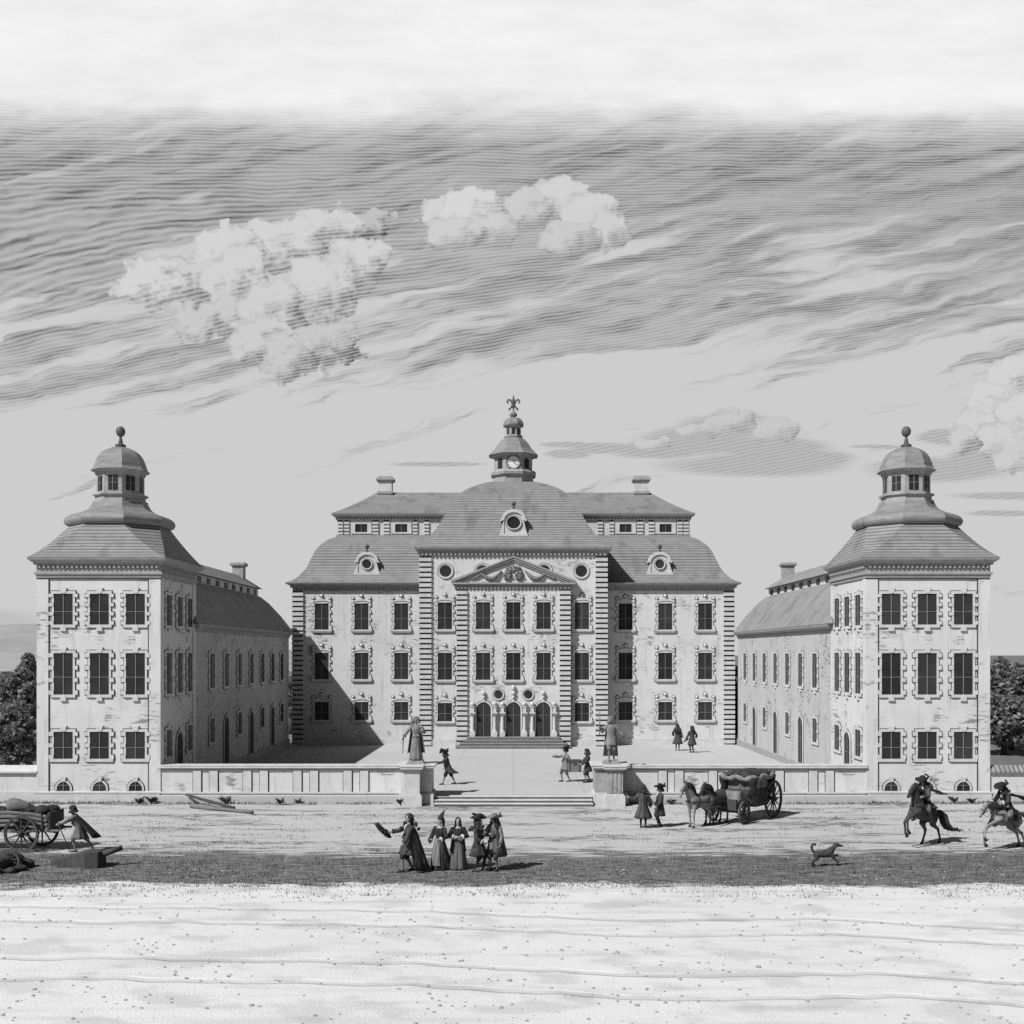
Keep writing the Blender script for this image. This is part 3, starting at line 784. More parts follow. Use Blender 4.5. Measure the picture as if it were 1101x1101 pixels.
def outer_wall(sg, label):
    x0, x1 = 22.4, 48.0
    B = (sg * 35, 52.2, 0); t = thing('garden_wall', label, 'wall', B)
    a, b = sorted((sg * x0, sg * x1))
    w = MB(); w.box(a, b, 52.05, 52.4, .02, 1.4); w.build('wall', 'plaster', t, B)
    w = MB(); w.box(a, b, 51.95, 52.45, 0, .46); w.build('plinth', 'stone', t, B)
    w = MB(); z0 = 1.36
    w.strips([[(a, 51.92, z0), (b, 51.92, z0), (b, 52.65, z0), (a, 52.65, z0)], [(a, 51.92, z0 + .08), (b, 51.92, z0 + .08), (b, 52.65, z0 + .08), (a, 52.65, z0 + .08)],
              [(a, 52.2, z0 + .34), (b, 52.2, z0 + .34), (b, 52.25, z0 + .34), (a, 52.25, z0 + .34)]])
    w.build('coping', 'tiles' if sg > 0 else 'stone', t, B)
outer_wall(-1, 'plain garden wall with smooth coping running left from the left tower, trees behind')
outer_wall(1, 'plain garden wall with tiled coping running right from the right tower, trees behind')

def pedestal(sg, label):
    B = (sg * 4.65, 51.3, 0); t = thing('gate_pedestal', label, 'pedestal', B)
    f = lambda a, b: sorted((sg * a, sg * b))
    bx = lambda mb, x0, x1, y0, y1, z0, z1: mb.box(*f(x0, x1), y0, y1, z0, z1)
    w = MB(); bx(w, 3.78, 5.18, 50.95, 52.5, .02, 1.66); bx(w, 4.28, 5.0, 50.45, 50.96, .02, 1.66)
    if sg > 0:
        for k in range(3): bx(w, 4.40 + .19 * k, 4.52 + .19 * k, 50.42, 50.46, .62, 1.5)
    w.build('shaft', 'stone_mid' if sg > 0 else 'stone', t, B)  # right shaft takes the darker stone: its shading is put into the colour
    w = MB()
    for z0, z1, o in ((0, .50, .10), (.50, .56, .05)):
        bx(w, 3.78 - o, 5.18 + o, 50.95 - o, 52.5 + o, z0, z1 - .003); bx(w, 4.28 - o, 5.0 + o, 50.45 - o, 50.97, z0, z1)
    w.build('base_block', 'stone', t, B)
    w = MB()
    for z0, z1, o in ((1.62, 1.70, .06), (1.70, 1.80, .15), (1.80, 1.86, .18)):
        bx(w, 3.78 - o, 5.18 + o, 50.95 - o, 52.5 + o, z0, z1 - .003); bx(w, 4.28 - o, 5.0 + o, 50.45 - o, 50.97, z0, z1)
    w.build('cap', 'stone', t, B)
pedestal(-1, 'stone gate pedestal left of the entrance steps, carrying the robed statue')
pedestal(1, 'fluted stone gate pedestal right of the entrance steps, carrying the statue with a staff')
st = thing('entrance_stairs', 'three broad stone steps leading up between the two statue pedestals', 'steps', (0, 51, 0))
for k in range(3):
    w = MB(); w.box(-3.62, 3.62, 50.3 + .42 * k, 51.9 + .01 * k, .004 + .002 * k, .115 * (k + 1) - .012)
    o = w.build('step', 'step', st, (0, 51, 0))
    w = MB(); w.box(-3.63, 3.63, 50.27 + .42 * k, 50.8 + .42 * k, .115 * (k + 1) - .0115, .115 * (k + 1) + .012); w.build('lit_nosing', 'stone', o, (0, 51, 0))  # pale sheet over the tread, lit top against dark riser by colour

# ================================================================== GROUND
w = MB(); n = 40
w.add([(-1500, -200, 0), (1500, -200, 0), (1500, 3000, 0), (-1500, 3000, 0)], [(0, 1, 2, 3)])
tag(w.build('ground', 'ground'), kind='structure')
w = MB()
v = [(-16.7, 51.4, .335), (16.7, 51.4, .335), (16.7, 83, .165), (-16.7, 83, .165)]
w.add(v + [(x, y, -.05) for x, y, z in v], [(0, 1, 2, 3), (0, 4, 5, 1)])
tag(w.build('courtyard', 'court'), kind='structure')
# hills far behind on the left
w = MB(); nx, ny = 60, 14; w.smooth = True
def hz(x, y):
    t = (x + 330) / 170.0
    ridge = 20 * math.exp(-t * t) + 13 * math.exp(-((x + 180) / 70.0) ** 2) + 10 * math.exp(-((x + 520) / 150.0) ** 2)
    return ridge * math.sin(math.pi * min(1, max(0, (y - 420) / 260.0))) - .3 + 1.2 * math.sin(x * .05) * math.sin(y * .03)
w.add([(-800 + 760 * i / nx, 420 + 260 * j / ny, hz(-800 + 760 * i / nx, 420 + 260 * j / ny)) for j in range(ny + 1) for i in range(nx + 1)],
      [(j * (nx + 1) + i, j * (nx + 1) + i + 1, (j + 1) * (nx + 1) + i + 1, (j + 1) * (nx + 1) + i) for j in range(ny) for i in range(nx)])
tag(w.build('hills', 'hill'), kind='structure')
# ================================================================== LIVING FIGURES
def fuse(mb, voxel, smooth=3, name='body'):
    """one continuous skin over overlapping lofts"""
    me = bpy.data.meshes.new(name); me.from_pydata(mb.v, [], mb.f)
    o = bpy.data.objects.new('tmp', me); COL.objects.link(o)
    r = o.modifiers.new('r', 'REMESH'); r.mode = 'VOXEL'; r.voxel_size = voxel
    if smooth:
        q = o.modifiers.new('s', 'SMOOTH'); q.iterations = smooth; q.factor = .5
    dg = bpy.context.evaluated_depsgraph_get()
    out = bpy.data.meshes.new_from_object(o.evaluated_get(dg), depsgraph=dg)
    bpy.data.objects.remove(o); bpy.data.meshes.remove(me)
    v = [tuple(p.co) for p in out.vertices]; f = [tuple(p.vertices) for p in out.polygons]
    bpy.data.meshes.remove(out)
    m = MB(); m.smooth = True; m.add(v, f); return m

V = Vector
def fring(c, side, front, rx, ry, n=28, k=0, a=0.0, ph=0.0):
    c = V(c); out = []
    for i in range(n):
        t = 2 * math.pi * i / n; q = 1 + a * math.sin(k * t + ph) + a * .5 * math.sin((k * 2 - 1) * t + ph * 2.3)
        out.append(tuple(c + side * (rx * q * math.cos(t)) + front * (ry * q * math.sin(t))))
    return out
def ik(a, b, l1, l2, bend):
    a, b = V(a), V(b); d = b - a; L = min(d.length, (l1 + l2) * .999); d.normalize()
    x = (l1 * l1 - l2 * l2 + L * L) / (2 * L); h = math.sqrt(max(l1 * l1 - x * x, 0))
    bd = V(bend); bd = (bd - d * bd.dot(d)).normalized()
    return a + d * x + bd * h
def hand(mb, w, d, palm_n, thumb_s, curl=.5):
    d = V(d).normalized(); n = V(palm_n); n = (n - d * n.dot(d)).normalized(); s = d.cross(n) * thumb_s
    mb.tube([V(w) - d * .03, V(w) + d * .02, V(w) + d * .06, V(w) + d * .09], [(.026, .018), (.034, .017), (.042, .016), (.036, .012)], 8, side=s)
    for i, (o, l) in enumerate(((.030, .070), (.010, .082), (-.010, .076), (-.030, .058))):
        b = V(w) + d * .085 + s * o; c1 = b + (d * math.cos(curl) + n * math.sin(curl)) * l * .5
        c2 = c1 + (d * math.cos(curl * 2) + n * math.sin(curl * 2)) * l * .5
        mb.tube([b, c1, c2], [.0095, .009, .007], 6)
    b = V(w) + d * .03 + s * .035; c1 = b + (d * .7 + s * .7 + n * .3) * .04
    mb.tube([b, c1, c1 + (d * .9 + n * .5) * .03], [.012, .011, .008], 6)

def person(label, loc, rz, H=1.75, lean=0.0, leanx=0.0, armL=((.25, 0, -1), (.1, -.2, -1)), armR=((-.25, 0, -1), (-.1, -.2, -1)),
           footL=(.10, 0, .08), footR=(-.10, 0, .08), hip=(0, 0, .93), yaw=0.0, nod=0.0, group=None, coat=None, sleeves=None, gown=None, cloak=None,
           hat=None, wig=None, breeches='dark', hose='hose', shoes=True, veil=None, sash=None, statue=None, root=None, knee=(0, -1, 0), boots=False, seated=False):
    t = root or thing('person', label, 'person', loc, rz, group, H / 1.75)
    hp = V(hip); u = V((math.sin(leanx), -math.sin(lean), math.cos(lean) * math.cos(leanx))).normalized()
    X = V((1, 0, 0)); X = (X - u * X.dot(u)).normalized(); Fd = u.cross(X) * -1  # front
    if Fd.y > 0: Fd = -Fd
    S = lambda h: hp + u * h
    mb = MB()
    mb.rings([fring(S(h), X, Fd, a, b, 18) for h, a, b in ((-.09, .12, .10), (-.02, .165, .12), (.08, .16, .115), (.2, .145, .10), (.34, .175, .12), (.45, .185, .11), (.51, .13, .085), (.55, .06, .06), (.64, .055, .058))])
    hd = V((math.sin(yaw) * 1.0, -math.cos(yaw), 0)); sd = V((math.cos(yaw), math.sin(yaw), 0))
    un = (u + hd * (nod)).normalized(); hd = (hd - un * hd.dot(un)).normalized(); sd = un.cross(hd)
    hc = S(.60) + un * .13
    def hp_(f, s, z): return hc + hd * f + sd * s + un * z
    mb.rings([[tuple(hp_(o + a_ * math.cos(2 * math.pi * i / 14), b_ * math.sin(2 * math.pi * i / 14), z)) for i in range(14)]
              for z, a_, b_, o in ((-.125, .03, .03, .055), (-.10, .062, .05, .03), (-.05, .085, .066, .012), (0, .098, .076, 0), (.05, .098, .078, -.004), (.09, .08, .064, -.006), (.118, .03, .025, -.005))])
    mb.tube([hp_(.085, 0, .03), hp_(.118, 0, -.022), hp_(.095, 0, -.035)], [.012, .019, .012], 6)
    for s in (-1, 1): mb.ball(hp_(-.005, s * .078, -.005), .024, 6, 4, (.7, .7, 1.2))
    arms = []
    for sg, (ud, fd) in ((1, armL), (-1, armR)):
        sh = S(.46) + X * (.185 * sg); el = sh + V(ud).normalized() * .29; wr = el + V(fd).normalized() * .25
        arms.append((sg, sh, el, wr, V(fd).normalized()))
        mb.tube([sh - X * (.05 * sg), sh, sh.lerp(el, .5), el, el.lerp(wr, .4), wr], [.06, .062, .05, .043, .042, .028], 9)
    legs = []
    for sg, ft in ((1, footL), (-1, footR)):
        h = hp + X * (.09 * sg) - u * .03; a = V(ft); kn = ik(h, a, .45, .42, knee if not seated else (sg * .3, -1, .6))
        legs.append((sg, h, kn, a))
        mb.tube([h, h.lerp(kn, .5), kn, kn.lerp(a, .3), a], [.088, .078, .056, .056, .036], 10)
        mb.tube([a + V((0, .05, -.035)), a + V((0, -.05, -.04)), a + V((0, -.16, -.055))], [.036, .04, .026], 8)
    bm_ = fuse(mb, .017, 2)
    for sg, sh, el, wr, fd in arms: hand(bm_, wr, fd, Fd * .6 - X * sg, -sg if False else sg)
    k0 = len(bm_.f)
    for s in (-1, 1): bm_.cur = 2; bm_.ball(hp_(.090, s * .034, .012), .011, 6, 4)
    bm_.cur = 2; bm_.tube([hp_(.088, -.024, -.068), hp_(.094, 0, -.07), hp_(.088, .024, -.068)], .006, 5); bm_.cur = 0
    for k, f in enumerate(bm_.f[:k0]):
        if sum(bm_.v[i][2] for i in f) / len(f) < hp.z - .02 and not any((V(bm_.v[f[0]]) - a[3]).length < .25 for a in arms): bm_.mi[k] = 1
    if statue: bm_.build('figure', ('statue', 'statue', 'statue'), t)
    else: bm_.build('body', ('skin', hose, 'black'), t)
    mt = lambda m: 'statue' if statue else m
    ph = random.random() * 6
    if breeches:
        c = MB(); c.smooth = True
        for sg, h, kn, a in legs: c.tube([h + u * .06, h.lerp(kn, .5), kn, kn.lerp(a, .18)], [.115, .118, .10, .066], 12)
        c.build('breeches', mt(breeches), t)
    if shoes:
        for sg, h, kn, a in legs:
            c = MB(); c.smooth = True
            c.tube([a + V((0, .065, -.042)), a + V((0, .03, -.035)), a + V((0, -.07, -.04)), a + V((0, -.17, -.055)), a + V((0, -.2, -.06))], [.03, .043, .045, .036, .02], 9)
            if boots: c.tube([a + V((0, .01, -.03)), a.lerp(kn, .3), a.lerp(kn, .8), a.lerp(kn, 1.02)], [.05, .062, .078, .098], 11)
            else: c.box(a.x - .03, a.x + .03, a.y + .01, a.y + .075, a.z - .08, a.z - .04)
            c.build('boot' if boots else 'shoe', mt('leather'), t)
    if coat:
        m_, hem, fl = coat[:3]; tr = coat[3] if len(coat) > 3 else 0.0
        c = MB(); c.smooth = True; nn = 36; dn = V((0, 0, -1)); hz = hp.z - hem
        rs = [fring(S(h), X, Fd, a, b, nn, 5, .01, ph) for h, a, b in ((.545, .085, .08), (.51, .17, .115), (.44, .215, .145), (.32, .205, .15), (.18, .175, .132), (.08, .185, .145))]
        XX = V((1, 0, 0)); FF = V((0, -1, 0))
        for q in (.12, .35, .6, .8, 1.0):
            cc = S(.0) + dn * (hz * q) + V((0, tr * q * q, 0)) + V((0, 0, 0))
            rs.append(fring(cc, XX, FF, .20 + fl * q, .17 + fl * .95 * q, nn, 7, .015 + .075 * q, ph))
        rs.append(fring(S(0) + dn * (hz * .98) + V((0, tr, 0)), XX, FF, .17 + fl, .14 + fl * .95, nn, 7, .08, ph))
        c.rings(rs, cap=False)
        c.build('coat', mt(m_), t)
    sl = sleeves or (coat[0] if coat else (gown[1] if gown else None))
    if sl:
        for sg, sh, el, wr, fd in arms:
            c = MB(); c.smooth = True
            c.tube([sh - X * (.06 * sg) + u * .01, sh + u * .005, sh.lerp(el, .5), el, el.lerp(wr, .5), el.lerp(wr, .82)], [.075, .088, .078, .072, .068, .072], 12)
            c.build('sleeve', mt(sl), t)
            c = MB(); c.smooth = True; c.tube([el.lerp(wr, .78), el.lerp(wr, .8), el.lerp(wr, .93), el.lerp(wr, .95)], [.07, .088, .092, .04], 12)
            c.build('cuff', mt('white' if sl in ('dark', 'black', 'damask') else sl), t)
    if gown:
        sk, bo, w_, tr = gown
        c = MB(); c.smooth = True; nn = 44; XX = V((1, 0, 0)); FF = V((0, -1, 0)); rs = []
        for q in (0, .08, .25, .5, .75, .93, 1.0):
            z = (hp.z + .12) * (1 - q) + .02
            rs.append(fring((hp.x, hp.y + tr * q * q, z), XX, FF, .15 + (w_ - .15) * q ** .8, .12 + (w_ * .95 + tr * .6 - .12) * q ** .8, nn, 9, .01 + .06 * q, ph))
        c.rings(rs); c.build('skirt', mt(sk), t)
        c = MB(); c.smooth = True
        c.rings([fring(S(h), X, Fd, a, b, 24, 6, .01) for h, a, b in ((.02, .19, .16), (.1, .155, .12), (.2, .15, .115), (.34, .195, .165), (.43, .20, .135), (.485, .165, .10), (.50, .12, .08))]); c.build('bodice', mt(bo), t)
        if sash:
            c = MB(); c.smooth = True
            rs = []
            for q in (0, .3, .6, .85):
                z = (hp.z + .13) * (1 - q) + .02
                rs.append([(hp.x + (.17 + (w_ - .15) * q ** .8) * 1.07 * math.sin(a), hp.y + tr * q * q - (.14 + (w_ * .95 + tr * .6 - .12) * q ** .8) * 1.07 * math.cos(a), z) for a in [R(d) for d in range(-38, 39, 6)]])
            c.rings(rs, cap=False, closed=False); c.build('apron', mt(sash), t)
    if cloak:
        m_, hem, wd, tr, a0, a1 = cloak
        c = MB(); c.smooth = True; rs = []
        for q in (0, .08, .2, .4, .6, .8, 1):
            z0 = S(.53); cc = V((z0.x, z0.y + tr * q, z0.z + (hem - z0.z) * q + (.03 if q == 0 else 0)))
            rx = .10 + (wd - .10) * min(1, (.35 if q == 0.08 else .55 if q == .2 else .45 + .55 * q) if q else 0.0); ry = rx * .82
            o = []; i_ = []; N = 30
            for k in range(N + 1):
                a = R(a0 + (a1 - a0) * k / N); f = 1 + .07 * q * math.sin(8 * a + ph)
                o.append((cc.x + rx * f * math.cos(a), cc.y + ry * f * math.sin(a), cc.z)); i_.append((cc.x + (rx * f - .018) * math.cos(a), cc.y + (ry * f - .018) * math.sin(a), cc.z - .002))
            rs.append(o + i_[::-1])
        c.rings(rs); c.build('cloak', mt(m_), t)
    if coat and not statue:
        c = MB(); c.smooth = True; nk = S(.53)
        c.tube([nk + hd * .07 + u * .01, nk + hd * .115 - u * .06, nk + hd * .135 - u * .17], [.05, .055, .025], 8); c.build('cravat', 'white', t)
        c = MB(); c.smooth = True
        for q in range(6): z_ = S(.36 - .085 * q); c.ball(z_ + Fd * (.155 - .02 * (q > 1)) + X * .02, .018, 6, 4)
        c.tube([S(.40) + X * .20, S(.25) + X * .07 + Fd * .165, S(.10) - X * .10 + Fd * .165, S(.0) - X * .22], .028, 6); c.build('baldric', 'leather', t)
    if wig:
        m_, ln = wig
        c = MB(); c.smooth = True; rg = random.Random(int(ph * 1000))
        for k in range(64):
            a = rg.uniform(.7, 2 * math.pi - .7) if k % 5 else rg.uniform(.9, 2 * math.pi - .9); z = rg.uniform(-ln, .11)
            rr = .098 if z > -.05 else .11 + (.10 + .16 * ln) * min(1, (-.05 - z) / .25)
            sq = math.sqrt(max(.1, 1 - (max(z, 0) / .135) ** 2)); rr *= sq
            c.ball(hp_(math.cos(a) * rr * 1.05 - .02, math.sin(a) * rr, z), rg.uniform(.040, .058), 7, 5)
        for k in range(10): a = k * .628; c.ball(hp_(-.02 + .05 * math.cos(a), .05 * math.sin(a), .11), .042, 7, 5)
        c.build('hair', mt(m_), t)
    if veil:
        m_, hem = veil; c = MB(); c.smooth = True; rs = []; N = 28
        L = hc.z + .15 - hem
        for q in (0, .05, .12, .22, .32, .45, .65, .85, 1):
            z = hc.z + .15 - L * q
            rx = .03 if q == 0 else .085 if q == .05 else .115 if q == .12 else .125 if q == .22 else .15 if q == .32 else .19 + .15 * (q - .4)
            ga = 50 if q > .1 else 20
            o = []; i_ = []
            for k in range(N + 1):
                a = R(-90 + ga + (360 - 2 * ga) * k / N); f = 1 + .04 * q * math.sin(9 * a)
                o.append((hc.x + rx * f * math.cos(a), hc.y + .01 + rx * f * math.sin(a), z)); i_.append((hc.x + (rx * f - .014) * math.cos(a), hc.y + .01 + (rx * f - .014) * math.sin(a), z))
            rs.append(o + i_[::-1])
        c.rings(rs); c.build('veil', mt(m_), t)
    if hat:
        kind, m_ = hat; c = MB(); c.smooth = True
        if kind in ('wide', 'cocked'):
            rs = []
            for r_, z in ((.055, .225), (.10, .20), (.108, .11), (.11, .085), (.20, .07), (.275, .085), (.28, .075), (.20, .055), (.09, .06)):
                ring = []
                for i in range(28):
                    a = 2 * math.pi * i / 28
                    if kind == 'cocked': lift = max(0, (r_ - .11)) * (.55 + .75 * math.cos(3 * a + math.pi))
                    else: lift = max(0, (r_ - .11)) * (.45 * abs(math.sin(a)) ** 2 * (1.6 if math.sin(a) > 0 else .6))
                    k_ = 1 - .25 * max(0, lift) / .3
                    ring.append(tuple(hp_(r_ * k_ * math.cos(a) - .005, r_ * k_ * math.sin(a), z + lift)))
                rs.append(ring)
            c.rings(rs)
            for i in range(9):   # plume along the brim
                a = R(60 + 14 * i); c.ball(hp_(.2 * math.cos(a), .2 * math.sin(a), .12 + .012 * i), .036, 7, 5)
        elif kind == 'cap':
            c.rings([[tuple(hp_(r_ * math.cos(2 * math.pi * i / 20) - .01, r_ * math.sin(2 * math.pi * i / 20), z)) for i in range(20)] for r_, z in ((.115, .03), (.122, .05), (.118, .10), (.09, .14), (.03, .16))])
        else:   # tall pointed headdress with a lappet
            c.rings([[tuple(hp_(r_ * math.cos(2 * math.pi * i / 16) + o, r_ * math.sin(2 * math.pi * i / 16), z)) for i in range(16)] for r_, z, o in ((.10, .06, -.01), (.105, .10, -.015), (.085, .18, -.05), (.055, .27, -.11), (.015, .36, -.18))])
            c.tube([hp_(-.09, 0, .1), hp_(-.13, 0, -.02), hp_(-.14, 0, -.2)], [.05, .06, .03], 8)
        c.build('hat', mt(m_), t)
    return t, arms, hp_

def stick(name, label, cat, p, q, r0, r1, m='wood_dark', group=None):
    p, q = V(p), V(q); c = MB(); d = q - p; c.smooth = True
    c.tube([p, p + d * .5 + V((0, 0, .01)), q], [r0, (r0 + r1) / 2, r1], 7)
    return tag(c.build(name, m, None, tuple(p), tuple(p)), label, cat, group)
def world(t, p):
    M_ = Matrix.Translation(t.location) @ Matrix.Rotation(t.rotation_euler.z, 4, 'Z') @ Matrix.Scale(t.scale.x, 4)
    return M_ @ V(p)

# --- promenaders in the foreground
D = R
bow, arms, _ = person('man in long wig and sweeping cloak, holding his hat out to the left', W(439, 937), D(-72), 1.80, lean=-.04,
    armL=((.4, -.35, -.85), (.1, -.5, -.75)), armR=((-.35, -.8, -.5), (-.15, -.95, -.12)), footL=(.08, -.20, .08), footR=(-.1, .16, .08),
    coat=('mid', .55, .12), cloak=('dark', .06, .40, .32, -35, 195), wig=('hair', .40), breeches='dark', yaw=.35, nod=.1)
w_ = world(bow, arms[1][3] + arms[1][4] * .10)
c = MB(); c.smooth = True
c.lathe([(.06, .12), (.11, .1), (.12, .0), (.24, -.02), (.30, .03), (.30, .015), (.23, -.045), (.1, -.03)], (0, 0, 0), 20)
for k in range(12): c.ball((.22 * math.cos(k * .52), .22 * math.sin(k * .52), .04 + .02 * (k % 3)), .05, 7, 5)
c.v = [(x * .9, y * .9 + z * .2, z - x * .75) for x, y, z in c.v]
tag(c.build('plumed_hat', 'black', None, (0, 0, 0), tuple(w_ - V((.17, 0, -.02)))), 'black plumed hat held out in the hand of the bowing man', 'hat')
person('lady with tall pointed headdress and dark gown with train, left of the veiled lady', W(473, 935), D(-35), 1.66,
    armL=((.5, -.2, -.85), (-.3, -.85, -.25)), armR=((-.5, -.1, -.9), (.2, -.6, -.55)), gown=('mid', 'dark', .34, .16), sash='pale', hat=('peak', 'mid'), breeches=None, shoes=False, yaw=-.5)
person('lady in long dark veil and pale pleated skirt, facing the viewer with folded hands', W(492.5, 934.5), D(4), 1.64,
    armL=((.45, -.2, -.85), (-.75, -.6, .05)), armR=((-.45, -.2, -.85), (.75, -.6, .05)), gown=('pale', 'mid', .34, .06), veil=('black', .62), breeches=None, shoes=False, sleeves='black')
person('man in broad dark hat and dark figured coat, standing right of the veiled lady', W(514.5, 937), D(70), 1.72,
    armL=((.3, -.35, -.8), (.0, -.9, .25)), armR=((-.3, -.1, -.9), (.1, -.8, -.4)), footL=(.10, -.12, .08), footR=(-.1, .12, .08), coat=('damask', .52, .13), hat=('wide', 'black'), wig=('hair', .32), breeches='black', hose='dark', yaw=.2)
person('man in pale knee length cape and light hat, rightmost of the foreground group', W(531.5, 936), D(-22), 1.72,
    armL=((.3, -.1, -.9), (.0, -.5, -.8)), armR=((-.4, -.4, -.7), (.35, -.75, .4)), footL=(.12, -.02, .08), footR=(-.1, -.06, .08), coat=('pale', .60, .08), cloak=('mid', .48, .40, .08, -60, 150), hat=('wide', 'pale'), wig=('hair', .2), yaw=-.5, breeches='mid')
# --- man walking on the forecourt by the left pedestal
person('man walking on the court behind the left pedestal, coat tails flying behind him', W(482, 843.5, .31), D(-80), 1.70, lean=.30,
    armL=((.2, -.7, -.6), (0, -.95, -.1)), armR=((-.2, .3, -.9), (0, -.5, -.8)), footL=(.05, -.30, .08), footR=(-.05, .36, .10), coat=('mid', .60, .12, .28), hat=('cocked', 'dark'), wig=('hair', .14), nod=-.15)
# --- porters with a chest
Q = W(608, 840.5, .30)
pa, aA, _ = person('porter in wide hat pointing left while carrying the front of the chest', Q, D(-70), 1.75,
    armR=((-.35, -.8, -.35), (-.1, -.98, .12)), armL=((.25, .5, -.8), (.1, .75, -.3)), footL=(.08, .22, .08), footR=(-.08, -.16, .08), coat=('pale', .62, .07), hat=('wide', 'mid'), wig=('hair', .10), breeches='pale')
Q2 = W(632, 841.5, .30)
pb, aB, _ = person('porter in dark cap carrying the rear end of the chest beside the right pedestal', Q2, D(-78), 1.70, lean=.08,
    armR=((-.1, -.45, -.85), (.0, -.8, -.3)), armL=((.2, -.4, -.85), (.0, -.8, -.3)), footL=(.08, -.12, .08), footR=(-.08, .18, .08), coat=('mid', .60, .07), hat=('cap', 'dark'), wig=('hair', .16), breeches='mid')
cb = W(618, 840.5, .30)
CB = V((cb[0], Q[1] - .02, 0)); zc = 7 + (702 - 829.5) * Q[1] / F
ch = thing('chest', 'wooden iron bound chest carried between the two porters', 'chest', (CB.x, CB.y, zc), D(-4))
c = MB(); c.box(-.36, .36, -.26, .26, 0, .50); c.build('box', 'wood_pale', ch)
c = MB(); c.box(-.39, .39, -.29, .29, .503, .56); c.prism([(-.36, .56), (.36, .56), (.30, .62), (-.30, .62)], -.27, .27); c.build('lid', 'wood', ch)
c = MB()
for x in (-.25, .25): c.box(x - .03, x + .03, -.275, .275, -.012, .506)
c.box(-.06, .06, -.30, -.26, .38, .50); c.build('iron_band', 'iron', ch)
c = MB(); c.tube([(.36, -.12, .34), (.44, -.1, .36), (.44, .1, .36), (.36, .12, .34)], .018, 6); c.build('handle', 'iron', ch)
c = MB(); c.tube([(-.36, -.12, .34), (-.44, -.1, .36), (-.44, .1, .36), (-.36, .12, .34)], .018, 6); c.build('handle', 'iron', ch)
# --- pair talking far back in the court
person('man in full coat, left one of the pair at the back of the court', W(728.5, 806.8, .22), D(168), 1.78, coat=('mid', .45, .14), wig=('hair', .36), hat=('cap', 'dark'), armL=((.5, -.2, -.8), (-.1, -.8, -.4)), breeches='dark', hose='dark')
pp, aC, _ = person('man holding a hat out, right one of the pair at the back of the court', W(744, 809, .22), D(-165), 1.76, coat=('mid', .52, .10), wig=('hair', .16), hat=('cap', 'dark'), armL=((.35, -.1, -.9), (.1, -.6, -.7)),
    armR=((-.6, -.1, -.75), (-.2, -.7, -.5)), yaw=.5, breeches='dark', hose='dark')
# hand stretched to the right holds a small hat
person_hat = world(pp, aC[0][3] + aC[0][4] * .12)
c = MB(); c.smooth = True; c.lathe([(.05, .1), (.10, .09), (.11, .0), (.22, .02), (.22, .0), (.1, -.03)], (0, 0, 0), 18)
c.v = [(x, y + .3 * z, z + .55 * x) for x, y, z in c.v]
tag(c.build('small_hat', 'dark', None, (0, 0, 0), tuple(person_hat + V((.02, 0, -.04)))), 'small dark hat in the hand of the man at the back of the court', 'hat')
# --- pair by the court wall, left of the horses
pw, aD, _ = person('man in long pleated coat seen from behind by the court wall', W(691.5, 890), D(170), 1.66, coat=('mid', .42, .17), wig=('hair', .12), hat=('cap', 'mid'), armR=((-.3, -.2, -.9), (-.1, -.5, -.7)),
    armL=((.6, -.1, -.75), (.65, -.2, .25)), breeches='dark', hose='dark')
a_ = world(pw, aD[0][3] + aD[0][4] * .08)
stick('whip', 'thin whip held up to the left by the man in the pleated coat', 'whip', a_ + V((.05, .02, -.03)), a_ + V((-.62, -.05, .42)), .014, .006)
person('man in wide hat facing left, between the pleated coat and the pale horse', W(709.5, 889.5), D(-75), 1.64, coat=('mid', .50, .06), hat=('wide', 'dark'), wig=('hair', .10), armL=((.2, -.3, -.9), (0, -.6, -.7)), breeches='dark', hose='dark', footL=(.06, -.08, .08), footR=(-.06, .08, .08))
# --- carter at the left
ct, aE, _ = person('carter bent forward pushing the loaded cart, dark cloak hanging from his back', W(85.5, 916), D(-88), 1.66, lean=.42, hip=(0, 0, .90),
    armL=((.15, -.85, -.5), (0, -.85, -.35)), armR=((-.2, -.8, -.6), (.0, -.8, -.2)), footL=(.06, -.12, .08), footR=(-.06, .50, .10), coat=('pale', .50, .08, .05), cloak=('black', .55, .30, .75, 10, 170), hat=('cap', 'dark'), wig=('hair', .10), breeches='pale', nod=-.3)
a_ = world(ct, aE[0][3] + aE[0][4] * .06)
gp = W(74, 916); stick('walking_stick', 'curved stick of the carter, planted on the ground beside the cart', 'stick', (a_.x + .02, a_.y - .05, a_.z + .08), (gp[0] + .05, gp[1], .0), .02, .016)

